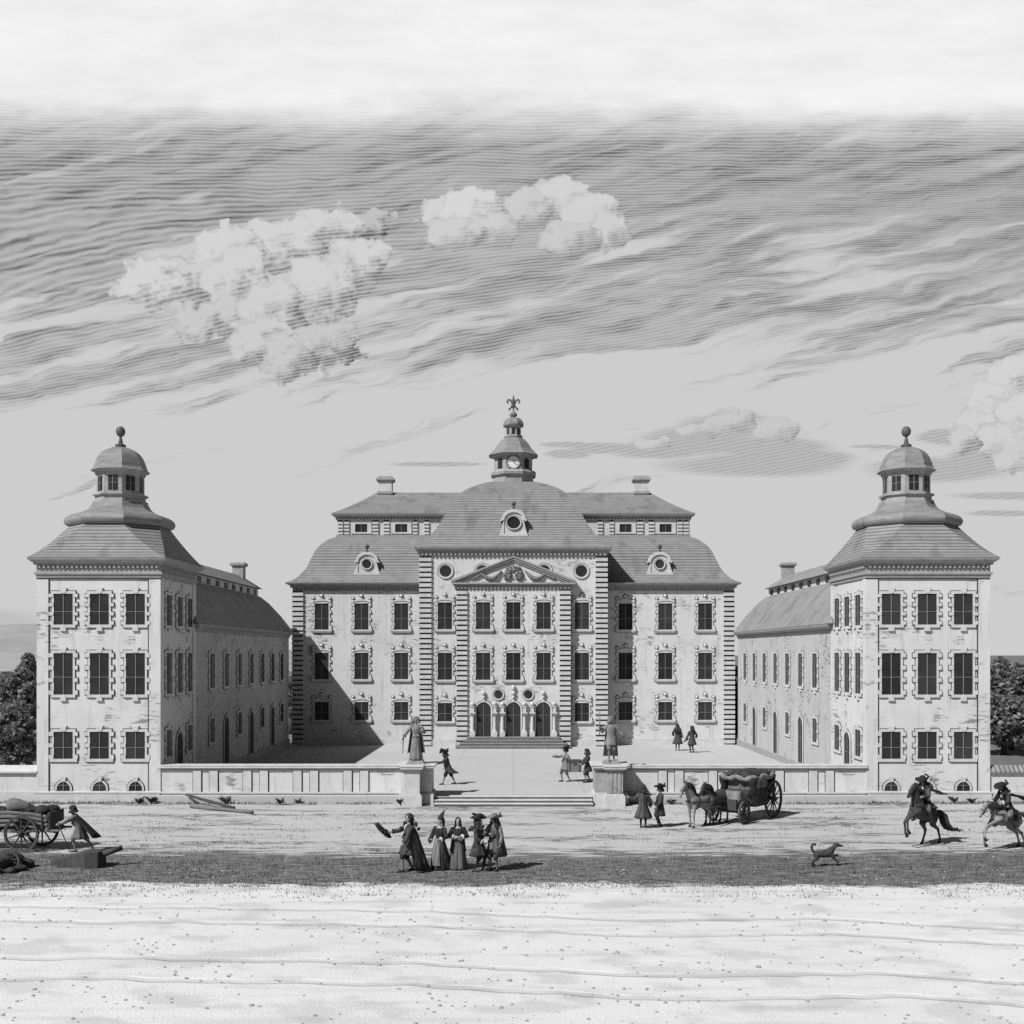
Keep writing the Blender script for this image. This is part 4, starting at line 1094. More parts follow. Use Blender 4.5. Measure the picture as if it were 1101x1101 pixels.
# --- statues
def statue(sg, label, px, staff):
    b = V(((px - 552) * 51.4 / F, 51.4, 1.86)); t = thing('statue', label, 'statue', tuple(b), 0, 'statues on the gate pedestals')
    c = MB(); c.box(-.42, .42, -.38, .38, 0, .06); c.box(-.34, .34, -.31, .31, .06, .15); c.build('statue_plinth', 'stone_mid', t)
    f = thing('fig', '', '', (0, 0, 0)); 
    if staff:
        _, ar, _h = person('', (0, 0, 0), 0, root=f, statue=True, armR=((-.5, -.1, -.6), (-.3, -.25, .8)), armL=((.6, 0, -.7), (.5, -.3, -.6)), footL=(.12, .05, .08), footR=(-.1, -.14, .08),
            coat=('statue', .62, .09), cloak=('statue', .15, .34, .10, 20, 170), wig=('hair', .08), breeches='dark', yaw=.2)
    else:
        _, ar, _h = person('', (0, 0, 0), 0, root=f, statue=True, armR=((-.65, -.1, -.75), (-.55, -.2, -.85)), armL=((.5, -.1, -.8), (-.45, -.8, .3)), gown=('statue', 'statue', .27, .05), cloak=('statue', .30, .36, .02, -25, 200), wig=('hair', .10), breeches=None, shoes=False)
    for o in list(f.children):
        o.parent = t; o.location = (0, 0, .15); o.scale = (1.13,) * 3
    bpy.data.objects.remove(f)
    wr = ar[1][3] * 1.13 + V((0, 0, .15))
    c = MB(); c.smooth = True
    if staff: c.tube([wr + V((-.03, -.05, -.45)), wr + V((-.03, -.05, .75))], .022, 7); c.build('staff', 'statue', t)
    else: c.tube([wr + V((-.01, -.02, .1)), wr + V((-.03, -.02, -.1)), wr + V((-.03, -.02, -.75))], [.03, .03, .018], 7); c.build('staff', 'statue', t)
statue(-1, 'robed stone statue with a lowered staff on the left gate pedestal', 447.5, False)
statue(1, 'stone statue raising a short upright staff on the right gate pedestal', 657, True)

# ------------------------------------------------------------------ horses
def horse(label, loc, rz, H, hide, pitch=0.0, fl=None, head=(0, 0), tail='down', mane='black', blaze=False, group=None, neck_up=0.0):
    """facing -Y; f = forward. legs: four lists of (f, z) for shoulder/hip, knee/hock, fetlock, toe"""
    t = thing('horse', label, 'horse', loc, rz, group, H / 1.6)
    pc = V((0, .55, 1.1))
    def bp(f, s, z):   # body pitch about the hips
        d = V((0, -(f + .55), z - 1.1)); c_, s_ = math.cos(pitch), math.sin(pitch)
        return V((s, .55 + d.y * c_ + d.z * s_ if False else .55 - ((f + .55) * c_ - (z - 1.1) * s_), 1.1 + (f + .55) * s_ + (z - 1.1) * c_))
    mb = MB()
    def oval(f, z, rx, rz_, tilt=0.0, s0=0.0):
        return [tuple(bp(f + rz_ * math.sin(a) * math.sin(tilt), s0 + rx * math.cos(a), z + rz_ * math.sin(a) * math.cos(tilt))) for a in [2 * math.pi * i / 16 for i in range(16)]]
    mb.rings([oval(*q) for q in ((-.86, 1.24, .08, .10), (-.80, 1.23, .19, .22), (-.62, 1.24, .28, .30), (-.40, 1.21, .29, .31), (-.1, 1.13, .30, .33), (.2, 1.12, .29, .35), (.42, 1.17, .26, .36), (.60, 1.18, .20, .29), (.70, 1.18, .10, .16))])
    hx, hz = head
    N = [(.42, 1.30, .19, .33, -.75), (.58, 1.48 + neck_up * .3, .165, .29, -.8), (.74, 1.70 + neck_up * .7, .13, .235, -.8), (.86 + hx * .3, 1.90 + neck_up + hz * .3, .09, .14, -.6), (.94 + hx * .5, 1.99 + neck_up + hz * .5, .075, .10, -.4)]
    mb.rings([oval(*q) for q in N])
    pf, pz = .92 + hx * .5, 1.97 + neck_up + hz * .5
    HD = [(pf - .03, pz + .03, .07, .08), (pf + .10, pz - .08, .095, .14), (pf + .22, pz - .24, .078, .115), (pf + .33, pz - .43, .055, .08), (pf + .38, pz - .54, .058, .07), (pf + .40, pz - .59, .04, .045)]
    mb.rings([oval(f, z, a, b, .85) for f, z, a, b in HD])
    for s in (-1, 1): mb.tube([bp(pf - .03, s * .05, pz + .06), bp(pf - .01, s * .06, pz + .15), bp(pf + .02, s * .055, pz + .22)], [.035, .032, .006], 7)
    hooves = []
    for i, (f_h, side, pts) in enumerate(fl):
        s = side * .15
        a = bp(*((pts[0][0], s, pts[0][1])))
        P = [a] + [V((s, -p[0], p[1])) for p in pts[1:]]
        if f_h == 'f':
            el = a.lerp(P[1], .42)
            mb.tube([a + V((0, 0, .18)), a, el, P[1] * .85 + el * .15, P[1], P[1] * .8 + P[2] * .2, P[1].lerp(P[2], .8), P[2], P[3]], [.10, .13, .082, .06, .066, .05, .042, .055, .05], 10)
        else:
            stf = P[1]
            mb.tube([a + V((0, .02, .12)), a, a.lerp(stf, .6), stf, stf.lerp(P[2], .55), P[2], P[2].lerp(P[3], .2), P[2].lerp(P[3], .85), P[3], P[4]], [.14, .21, .17, .125, .075, .068, .052, .045, .056, .05], 10)
        hooves.append((P[-2], P[-1]))
    m = fuse(mb, .03, 4)
    m.cur = 1
    for s in (-1, 1): m.ball(bp(pf + .12, s * .085, pz - .06), .022, 7, 5); m.ball(bp(pf + .40, s * .035, pz - .55), .015, 6, 4)
    m.cur = 0
    m.build('body', (hide, 'black'), t)
    for a, b in hooves:
        c = MB(); d = (b - a).normalized(); c.tube([b - d * .02, b + d * .04, b + d * .09], [.052, .062, .072], 10); c.build('hoof', 'hoof', t)
    c = MB(); c.smooth = True; rg = random.Random(5)
    for k in range(15):
        q = k / 14; f = .42 + (pf - .02 - .42) * q - .10 * math.sin(q * 3.1); z = 1.56 + (pz + .06 - 1.56) * q + .10 * math.sin(q * 3.1) * .6
        sd = .05 if k % 2 else -.02
        c.tube([bp(f, 0, z), bp(f - .05, sd + .06, z - .02), bp(f - .03, sd + .13, z - .15), bp(f - .02, sd + .12, z - .27 - .05 * rg.random())], [.035, .042, .038, .01], 7)
    for k in range(3): c.tube([bp(pf, .02 * (k - 1), pz + .08), bp(pf + .10, .03 * (k - 1), pz + .04), bp(pf + .17, .03 * (k - 1), pz - .09)], [.025, .025, .008], 6)
    c.build('mane', mane, t)
    c = MB(); c.smooth = True
    if tail == 'down': T = [(-.84, 1.36), (-.95, 1.30), (-.99, 1.05), (-.97, .75), (-.93, .5)]
    else: T = [(-.84, 1.36), (-1.0, 1.42), (-1.18, 1.30), (-1.25, 1.02), (-1.42, .86), (-1.62, .92), (-1.75, .86)]
    for k in range(7):
        o = (k - 3) * .022; sw = 0 if tail == 'down' else .10
        pts = [bp(f + rg.uniform(-.03, .03) * i_, o * (1 + i_ * .5) + sw * i_, z + rg.uniform(-.03, .03) * i_) if i_ < 2 else bp(f + rg.uniform(-.05, .05), o * (1 + i_ * .4) + sw * i_, z + rg.uniform(-.04, .04)) for i_, (f, z) in enumerate(T)]
        c.tube(pts, ([.035, .05, .06, .055, .012] if tail == 'down' else [.035, .055, .075, .08, .07, .045, .01])[:len(pts)], 7)
    c.build('tail', mane, t)
    # bridle
    c = MB(); 
    def loop(f, z, a, b, til): 
        r = oval(f, z, a, b, til); c.tube([V(p) for p in r] + [V(r[0])], .012, 5)
    loop(pf + .27, pz - .33, .075, .108, .85); loop(pf + .03, pz - .02, .092, .115, .85)
    for s in (-1, 1): c.tube([bp(pf + .05, s * .095, pz - .02), bp(pf + .25, s * .078, pz - .28), bp(pf + .33, s * .062, pz - .42)], .012, 5)
    c.build('bridle', 'leather', t)
    return t, bp, (pf, pz)
def stand_legs(a=0.0, b=0.0):
    return [('f', 1, [(.46, 1.0), (.48 + a, .52), (.46 + a, .16), (.49 + a, .07)]), ('f', -1, [(.46, 1.0), (.47 - a, .52), (.45 - a * 1.4, .16), (.48 - a * 1.4, .07)]),
            ('h', 1, [(-.58, 1.12), (-.45 + b, .82), (-.74 + b, .55), (-.68 + b, .16), (-.64 + b, .07)]), ('h', -1, [(-.58, 1.12), (-.45 - b, .82), (-.74 - b, .55), (-.68 - b, .16), (-.64 - b, .07)])]
def harness(t, bp):
    c = MB()
    def hoop(f, z, a, b): 
        r = [bp(f, a * math.cos(2 * math.pi * i / 18), z + b * math.sin(2 * math.pi * i / 18)) for i in range(19)]; c.tube(r, .022, 6)
    hoop(.28, 1.13, .305, .37); hoop(-.35, 1.2, .305, .33)
    r = [bp(.46 + .26 * math.sin(math.pi * i / 16) * 1.0, .29 * math.cos(math.pi * i / 16), 1.14) for i in range(17)]; c.tube(r, .028, 6)
    for s in (-1, 1): c.tube([bp(.46, s * .29, 1.14), bp(0, s * .325, 1.08), bp(-.6, s * .30, 1.05), bp(-.95, s * .28, .95)], .022, 6)
    c.build('harness', 'leather', t)
hA = W(749, 889.5); hB = W(772, 888.0)
hd_ = D(-47)
t1, b1, _ = horse('pale dappled horse, left one of the coach pair', (hA[0] + .12, hA[1] + .25, 0), hd_, 1.47, 'hide_pale', fl=stand_legs(.05, .05), head=(-.06, -.04), tail='down')
harness(t1, b1)
t2, b2, _ = horse('dark horse with white chest, right one of the coach pair nearest the coach', (hB[0], hB[1] + .55, 0), hd_ + .06, 1.44, 'hide_dark', fl=stand_legs(-.06, -.05), head=(-.10, -.16), tail='down', neck_up=-.06)
harness(t2, b2)
c = MB(); c.smooth = True; c.ball(tuple(b2(.62, 0, 1.12)), .17, 12, 8, (.8, .6, 1.1)); c.build('white_chest_patch', 'white', t2)

def saddle(t, bp):
    c = MB(); c.smooth = True
    c.rings([[tuple(bp(f, .32 * math.sin(a) * w1, 1.16 + (.36 + up) * math.cos(a))) for a in [R(d) for d in range(-105, 106, 14)]] + [tuple(bp(f, .305 * math.sin(a) * w1, 1.16 + (.335 + up) * math.cos(a))) for a in [R(d) for d in range(105, -106, -14)]]
             for f, up, w1 in ((-.38, .02, .95), (-.30, .06, 1.0), (-.15, .0, 1.02), (.05, .0, 1.03), (.14, .07, 1.0), (.2, .03, .95))])
    c.build('saddle', 'dark', t)
    c = MB()
    r = [bp(.46 + .26 * math.sin(math.pi * i / 16), .27 * math.cos(math.pi * i / 16), 1.24 - .06 * math.sin(math.pi * i / 16)) for i in range(17)]; c.tube(r, .02, 6)
    c.build('breast_strap', 'leather', t)
def reins(t, bp, pf, pz, hnd):
    c = MB()
    for s in (-1, 1): c.tube([bp(pf + .34, s * .06, pz - .44), bp(pf + .12, s * .14, pz - .52), V(hnd)], .01, 5)
    c.build('reins', 'leather', t)
# galloping riders on the right
def rider(hl, pl, px, py, rz, H, pitch, legs, head, hide, coatm, scarf, neck_up, yaw, bend=.1):
    b = W(px, py); t, bp, (pf, pz) = horse(hl, b, rz, H, hide, pitch, legs, head, 'stream', neck_up=neck_up)
    saddle(t, bp)
    seat = bp(-.08, 0, 1.52)
    k = H / 1.6
    s_ = 1.74 / 1.75
    sd = V((0, seat.y * k, seat.z * k))
    p = thing('person', pl, 'person', tuple(world(thing_tmp(b, rz), sd)), rz, None, s_)
    # hips at the local origin
    person('', None, None, root=p, hip=(0, 0, .06), lean=bend + pitch * .3, footL=(.36, -.12, -.62), footR=(-.36, -.12, -.62), seated=True,
           armL=((.35, -.5, -.75), (-.35, -.9, -.1)), armR=((-.5, -.2, -.8), (.1, -.9, -.2)), coat=(coatm, -.20, .20, .12), hat=('wide', 'black'), wig=('hair', .22), breeches='pale', boots=True, yaw=yaw, sash=None)
    c = MB(); c.smooth = True   # scarf / cloak end flying back
    c.rings([[(x + wv * .9, y + .28 * q, z + zz) for x, wv, zz in ((-.12 + .1 * q, 0, 0), (.12 + .1 * q, 0, .03), (.13 + .1 * q, 0, -.02), (-.11 + .1 * q, 0, -.05))] for q, y, z in ((0, .10, .50), (.6, .13, .44), (1.3, .16, .40), (2.0, .2, .28), (2.5, .22, .26))])
    c.build('cloak', scarf, p)
    reins(t, bp, pf, pz, V((0, (seat.y * k - .40) / k, (seat.z * k + .33) / k)))
    return t
def thing_tmp(b, rz):
    class Q_: pass
    q = Q_(); q.location = V(b); q.scale = V((1, 1, 1))
    class E_: z = rz
    q.rotation_euler = E_; return q
rear_legs = [('f', 1, [(.46, 1.02), (1.28, 1.16), (1.27, .78), (1.20, .68)]), ('f', -1, [(.46, 1.0), (.98, .98), (.92, .58), (.85, .49)]),
             ('h', 1, [(-.58, 1.12), (-.55, .78), (-.95, .55), (-1.10, .17), (-1.05, .07)]), ('h', -1, [(-.58, 1.12), (-.30, .80), (-.55, .52), (-.36, .16), (-.30, .07)])]
rider('dark horse rearing into a gallop, front legs off the ground, near the right tower', 'rider in broad plumed hat and short coat on the rearing dark horse', 991, 909, D(-50), 1.50, .34, rear_legs, (-.22, -.05), 'hide_dark', 'mid', 'pale', .0, .1)
gal_legs = [('f', 1, [(.46, 1.02), (1.22, 1.02), (1.42, .64), (1.35, .54)]), ('f', -1, [(.46, 1.0), (1.02, .76), (1.02, .34), (.94, .24)]),
            ('h', 1, [(-.58, 1.12), (-.40, .80), (-.84, .58), (-1.02, .26), (-1.08, .16)]), ('h', -1, [(-.58, 1.12), (-.52, .80), (-.95, .55), (-1.10, .18), (-1.06, .08)])]
rider('pale galloping horse stretching its head out, cut off by the right picture edge', 'rider leaning forward in a brimmed hat on the galloping horse at the right edge', 1080, 913, D(-60), 1.46, .20, gal_legs, (.34, -.16), 'hide_pale', 'dark', 'dark', -.36, -.2, .34)

# ------------------------------------------------------------------ dog
def dog(label, loc, rz, s):
    t = thing('dog', label, 'dog', loc, rz, None, s); mb = MB()
    o = lambda f, z, a, b, tl=0.0: [(a * math.cos(q), -(f + b * math.sin(q) * math.sin(tl)), z + b * math.sin(q) * math.cos(tl)) for q in [2 * math.pi * i / 12 for i in range(12)]]
    mb.rings([o(*q) for q in ((-.40, .46, .05, .06), (-.34, .46, .125, .14), (-.15, .46, .13, .13), (.05, .48, .14, .155), (.22, .52, .14, .185), (.33, .56, .08, .12), (.37, .58, .04, .06))])
    mb.rings([o(*q) for q in ((.24, .60, .08, .12, -.7), (.36, .70, .07, .09, -.7), (.44, .77, .065, .07, -.3))])
    mb.rings([o(*q) for q in ((.36, .79, .05, .06), (.42, .80, .08, .085), (.50, .80, .08, .085), (.58, .77, .055, .055), (.68, .75, .042, .04), (.72, .75, .03, .028))])
    for sd in (-1, 1): mb.tube([(sd * .07, -.42, .84), (sd * .10, -.40, .80), (sd * .105, -.42, .68)], [.03, .04, .02], 7)
    for sd, pts in ((1, [(.24, .48), (.34, .33), (.50, .40), (.58, .36)]), (-1, [(.24, .46), (.36, .28), (.46, .18), (.53, .15)])):
        mb.tube([(sd * .07, -f, z) for f, z in pts], [.08, .052, .04, .042], 8)
    for sd, pts in ((1, [(-.32, .46), (-.26, .30), (-.42, .19), (-.38, .05), (-.33, .03)]), (-1, [(-.32, .46), (-.34, .30), (-.50, .20), (-.52, .05), (-.47, .03)])):
        mb.tube([(sd * .07, -f, z) for f, z in pts], [.11, .08, .045, .04, .04], 8)
    m = fuse(mb, .018, 2); m.cur = 1
    for sd in (-1, 1): m.ball((sd * .055, -.57, .815), .014, 6, 4)
    m.ball((0, -.725, .76), .022, 7, 5); m.build('body', ('fur', 'black'), t)
    c = MB(); c.smooth = True; c.tube([(0, .36, .50), (0, .45, .58), (0, .50, .72), (0, .45, .83), (0, .36, .84), (0, .33, .77)], [.035, .045, .055, .055, .045, .015], 9)
    c.build('tail', 'fur', t)
dog('small dark dog trotting right with curled tail on the turf', W(886.5, 931.5), D(96), .88)

# ================================================================== VEHICLES
def wheel(parent, loc, r, rz, spokes=10, tilt=0.0, hubl=.17):
    """axle along local X"""
    c = MB(); n = 32
    prof = [(r, -.045), (r, .045), (r - .085, .04), (r - .085, -.04)]
    rs = []
    for k in range(n + 1):
        a = 2 * math.pi * k / n; rs.append([(x, q * math.cos(a), q * math.sin(a)) for q, x in prof])
    c.rings(rs, cap=False); o = link('wheel', c.mesh('wheel', 'wood'), parent, loc, rz); o.rotation_euler = (tilt, 0, rz)
    c = MB(); c.v = []
    rr = [(.05, -hubl), (.085, -hubl * .8), (.10, -.05), (.115, 0), (.10, .05), (.085, hubl * .8), (.05, hubl)]
    c.rings([[(x, q * math.cos(2 * math.pi * i / 14), q * math.sin(2 * math.pi * i / 14)) for i in range(14)] for q, x in rr]); c.build('hub', 'wood_dark', o)
    sp = MB(); sp.tube([(0, 0, .10), (0, 0, (r - .08) * .55), (0, 0, r - .075)], [.034, .028, .022], 7); me = sp.mesh('spoke', 'wood')
    for k in range(spokes):
        q = link('spoke', me, o); q.rotation_euler = (2 * math.pi * k / spokes, 0, 0)
    return o
# --- coach, heading left and towards the viewer; local +X = forward
fw = V(W(802, 886.3)); rw = V(W(831.5, 878.6)); hdv = (fw - rw); ang = math.atan2(hdv.y, hdv.x)
wl = hdv.length; side = V((math.sin(ang), -math.cos(ang), 0))
if side.y > 0: side = -side
ctr = (fw + rw) / 2 - side * .78
co = thing('coach', 'dark covered coach with draped curtains and four spoked wheels behind the horse pair', 'coach', tuple(ctr), ang)
sL = 1 if (Matrix.Rotation(-ang, 3, 'Z') @ side).y > 0 else -1
hl = wl / 2
for sg in (-1, 1):
    wheel(co, (-hl, sg * .78, .79), .79, math.pi / 2, 12)
    wheel(co, (hl, sg * .70, .47), .47, math.pi / 2, 10)
c = MB(); c.tube([(-hl, -.8, .79), (-hl, .8, .79)], .05, 8); c.tube([(hl, -.72, .47), (hl, .72, .47)], .05, 8); c.build('axle', 'wood_dark', co)
c = MB(); c.tube([(-hl, 0, .82), (0, 0, .74), (hl, 0, .66), (hl + .5, 0, .74), (hl + 2.0, .1, .80)], [.06, .06, .06, .05, .035], 8)
c.box(-hl - .12, -hl + .12, -.55, .55, .84, 1.0); c.box(hl - .12, hl + .12, -.5, .5, .56, .9); c.build('perch_pole', 'wood_dark', co)
# body shell: boat-shaped tub with open front and high back
c = MB(); c.smooth = False
bx0, bx1, hw = -hl - .08, hl - .82, .64
prof = [(bx0, 1.05), (bx0 + .06, .74), (bx0 + .3, .56), (bx1 - .35, .56), (bx1 - .05, .72), (bx1 + .05, 1.10), (bx1 + .02, 1.28), (bx0 - .02, 1.28)]
c.prism(prof, -hw, hw); c.build('body', 'leather', co)
c = MB(); c.box(bx0 - .04, bx0 + .03, -hw, hw, 1.285, 1.90)
for s_ in (-1, 1): c.box(bx0 + .06, bx1 - .04, s_ * (hw - .06) - .02, s_ * (hw - .06) + .02, 1.285, 1.88)
for sg in (-1, 1):
    for x in (bx0 + .02, (bx0 + bx1) / 2, bx1):
        c.box(x - .035, x + .035, sg * (hw - .04) - .035, sg * (hw - .04) + .035, 1.283, 1.92)
c.build('roof_post', 'wood_dark', co)
c = MB(); c.smooth = True
c.rings([[(x, hwx * math.cos(a) * 1.0, 1.88 + hz_ * .9 * math.sin(a)) for a in [R(d) for d in range(0, 181, 15)]] + [(x, -hwx, 1.84), (x, hwx, 1.84)] for x, hwx, hz_ in ((bx0 - .10, .50, .06), (bx0 - .06, .70, .13), (bx0 + .3, .74, .21), (bx1 - .2, .74, .21), (bx1 + .1, .72, .14), (bx1 + .16, .5, .06))])
c.build('roof', 'dark', co)
c = MB(); c.smooth = True   # rolled curtains round the roof edge
for (p0, p1) in (((bx0 - .06, -.72), (bx1 + .1, -.72)), ((bx0 - .06, .72), (bx1 + .1, .72)), ((bx1 + .1, -.72), (bx1 + .1, .72))):
    pts = [(p0[0] + (p1[0] - p0[0]) * q, p0[1] + (p1[1] - p0[1]) * q, 1.86 - .12 * abs(math.sin(q * math.pi * 2))) for q in [k / 16 for k in range(17)]]
    c.tube(pts, [.085 + .05 * abs(math.sin(k / 16 * math.pi * 4)) for k in range(17)], 8)
c.build('rolled_curtain', 'pale', co)
c = MB(); c.smooth = True
for sg in (-1, 1):
    for x in (bx0 + .08, bx1 - .04):
        c.tube([(x, sg * .64, 1.78), (x + .03, sg * .67, 1.6), (x - .03, sg * .67, 1.4), (x + .02, sg * .66, 1.05)], [.24, .19, .14, .20], 12)
c.build('curtain', 'dark', co)
c = MB(); c.box(bx0 + .04, bx0 + .10, -hw + .08, hw - .08, 1.29, 1.82); c.build('quilted_back', 'pale', co)
c = MB()
for k in range(9):
    xk = bx0 + .16 + (bx1 - bx0 - .34) * k / 9; c.box(xk, xk + (bx1 - bx0 - .34) / 9 - .012, sL * (hw - .03) - .012, sL * (hw - .03) + .012, 1.30, 1.70)
c.build('side_blind', 'pale', co)
c = MB()
for k in range(9): c.box(bx1 - .12, bx1 - .08, -hw + .14 + k * .112, -hw + .14 + k * .112 + .10, 1.285, 1.74)
c.build('front_blind', 'pale', co)
c = MB(); c.box(bx0 + .12, bx0 + .62, -hw + .1, hw - .1, 1.284, 1.42); c.build('seat', 'dark', co)
c = MB(); c.smooth = True   # coachman's seat with pale hammercloth
c.rings([[(hl - .1 + a * f, b * f, z) for a, b in ((-.34, -.5), (.3, -.5), (.36, -.3), (.36, .3), (.3, .5), (-.34, .5))] for z, f in ((.84, 1.08), (1.0, 1.0), (1.2, .92), (1.3, .82))])
c.build('driver_seat', 'pale', co)
c = MB(); c.box(hl + .22, hl + .30, -.5, .5, .55, 1.0); c.build('footboard', 'wood_dark', co)
c = MB(); c.tube([(bx0 - .02, -.5, 1.2), (bx0 - .16, -.5, 1.25), (bx0 - .26, -.45, .95)], .03, 6); c.tube([(bx0 - .02, .5, 1.2), (bx0 - .16, .5, 1.25), (bx0 - .26, .45, .95)], .03, 6)
c.tube([(bx1, -.5, .8), (hl - .35, -.45, .95), (hl - .15, -.4, .88)], .03, 6); c.tube([(bx1, .5, .8), (hl - .35, .45, .95), (hl - .15, .4, .88)], .03, 6); c.build('suspension_strap', 'leather', co)

# --- loaded cart at the left edge, standing side-on
cw = V(W(27, 915.7)); cc = (cw.x - .35, cw.y + .62, 0)
ca = thing('cart', 'two wheeled slatted cart loaded with a basket and sacks at the left edge', 'cart', cc, D(-6))
wheel(ca, (.33, -.68, .64), .64, math.pi / 2, 10); wheel(ca, (.38, .62, .64), .64, math.pi / 2, 10)
c = MB(); c.tube([(.35, -.75, .64), (.35, .7, .64)], .05, 8); c.build('axle', 'wood_dark', ca)
c = MB(); c.box(-2.2, 1.35, -.46, .46, .70, .78); c.build('bed', 'wood', ca)
for sg in (-1, 1):
    for k in range(4):
        z = .80 + .155 * k; bow_ = .03 * k
        c = MB(); c.tube([(-2.3, sg * (.46 + bow_), z - .04), (-1.2, sg * (.50 + bow_), z + .06), (-.2, sg * (.52 + bow_), z + .12), (.7, sg * (.50 + bow_), z + .06), (1.18, sg * (.46 + bow_), z - .02)], [(.022, .055)] * 5, 8, side=(0, 1, 0)); c.build('side_slat', 'wood_pale', ca)
    for x in (-1.6, -.6, .35, 1.02): c = MB(); c.tube([(x, sg * .50, .72), (x, sg * .60, 1.46)], .03, 6); c.build('stake', 'wood_dark', ca)
c = MB(); c.box(1.20, 1.27, -.5, .5, .68, 1.38); 
for k in range(6): c.box(1.27, 1.295, -.48 + .165 * k, -.36 + .165 * k, .66, 1.40)
c.build('tailboard', 'wood', ca)
for sg in (-1, 1):
    c = MB(); c.tube([(-3.4, sg * .42, .66), (-2.0, sg * .44, .70), (0, sg * .45, .68), (1.6, sg * .45, .74)], .045, 7); c.build('shaft', 'wood_pale', ca)
Mc = Matrix.Translation(V(cc)) @ Matrix.Rotation(D(-6), 4, 'Z')
c = MB(); c.smooth = True
c.tube([(0, 0, 0), (.12, 0, .03), (.35, 0, .02), (.62, 0, -.04), (.78, 0, -.06)], [.26, .29, .24, .15, .05], 16)
pb_ = Mc @ V((-.42, -.15, 1.52))
tag(c.build('wicker_basket', 'wood_pale', None, (0, 0, 0), tuple(pb_)), 'pale conical wicker basket lying on top of the cart load', 'basket')
for i, (x, y, z, r_, lb) in enumerate(((.85, -.12, 1.40, .30, 'dark lumpy sack at the tail end of the cart load'), (.20, .1, 1.42, .30, 'dark sack beside the mouth of the wicker basket on the cart'), (-1.05, 0, 1.36, .34, 'dark sack at the front of the cart, cut by the left picture edge'))):
    c = MB(); c.smooth = True; rg = random.Random(i)
    for k in range(7): c.ball((rg.uniform(-.28, .28), rg.uniform(-.2, .2), rg.uniform(-.1, .06)), r_ * rg.uniform(.5, .75), 10, 7, (1.3, 1, .7))
    f = fuse(c, .04, 3); tag(f.build('sack', 'dark', None, (0, 0, 0), tuple(Mc @ V((x, y, z)))), lb, 'sack')
c = MB(); c.box(-.85, 1.15, -.40, .40, .785, 1.24); c.build('load_boards', 'wood', ca)

# --- heavy timber block with a handle, foreground left
q0 = V(W(51, 933)); q1 = V(W(104, 934.5))
tb = thing('timber_sledge', 'heavy squared timber with end block and round handle in the left foreground', 'timber', (q0.x, q0.y, 0), D(0))
L = q1.x - q0.x
c = MB(); c.rings([[(x, y0, z0), (x, y1, z0), (x, y1, z1), (x, y0, z1)] for x, y0, y1, z0, z1 in ((0, .25, .75, 0, .20), (L * .74, -.1, .62, 0, .50))]); c.build('beam', 'wood', tb)
c = MB(); c.box(L * .741, L * 1.0, -.16, .60, 0, .52); c.build('end_block', 'wood_dark', tb)
c = MB(); c.smooth = True; c.tube([(L * .98, .18, .38), (L * 1.35, .45, .58)], [.10, .085], 12); c.build('handle', 'wood', tb)
# --- broken wheel and rubble heap bottom left
b = V(W(2, 938)); c = MB(); c.smooth = True; rg = random.Random(3)
for k in range(26):
    x = rg.uniform(-1.3, .55); c.ball((x, rg.uniform(-.2, .9), .10 + .55 * max(0, 1 - ((x + .55) / .9) ** 2) * rg.random()), rg.uniform(.12, .30), 8, 6, (1.2, 1, .7))
f = fuse(c, .05, 1); tag(f.build('rubble_heap', 'grass_a', None, (0, 0, .02), tuple(b)), 'dark heap of rubble and turf in the bottom left corner', 'heap')
bw = thing('broken_wheel', 'old spoked wheel leaning on the dark rubble heap at the bottom left', 'wheel', tuple(V(W(12, 935))), D(12))
wheel(bw, (0, 0, .27), .34, D(65), 9, .5)
# --- logs by the plinth
def log(label, a, b, r0, r1):
    a, b = V(a), V(b); c = MB(); c.smooth = True; d = b - a; n_ = 6
    c.tube([a + d * k / n_ + V((0, .03 * math.sin(k * 1.7), .012 * math.cos(k * 2))) for k in range(n_ + 1)], [r0 + (r1 - r0) * k / n_ for k in range(n_ + 1)], 9)
    tag(c.build('log', 'wood_dark' if 'dark' in label else 'wood_pale', None, tuple(a), tuple(a)), label, 'log', 'logs by the left court wall')
p0, p1 = V(W(205, 869)), V(W(272, 875.5)); log('long pale log lying on the ground before the left court wall', p0 + V((0, 0, .09)), p1 + V((0, 0, .09)), .09, .07)
p0, p1 = V((W(196, 866)[0], 51.3, .42)), V(W(252, 870.5)); log('slim dark log leaning against the plinth of the left court wall', p0, p1 + V((0, 0, .06)), .055, .08)
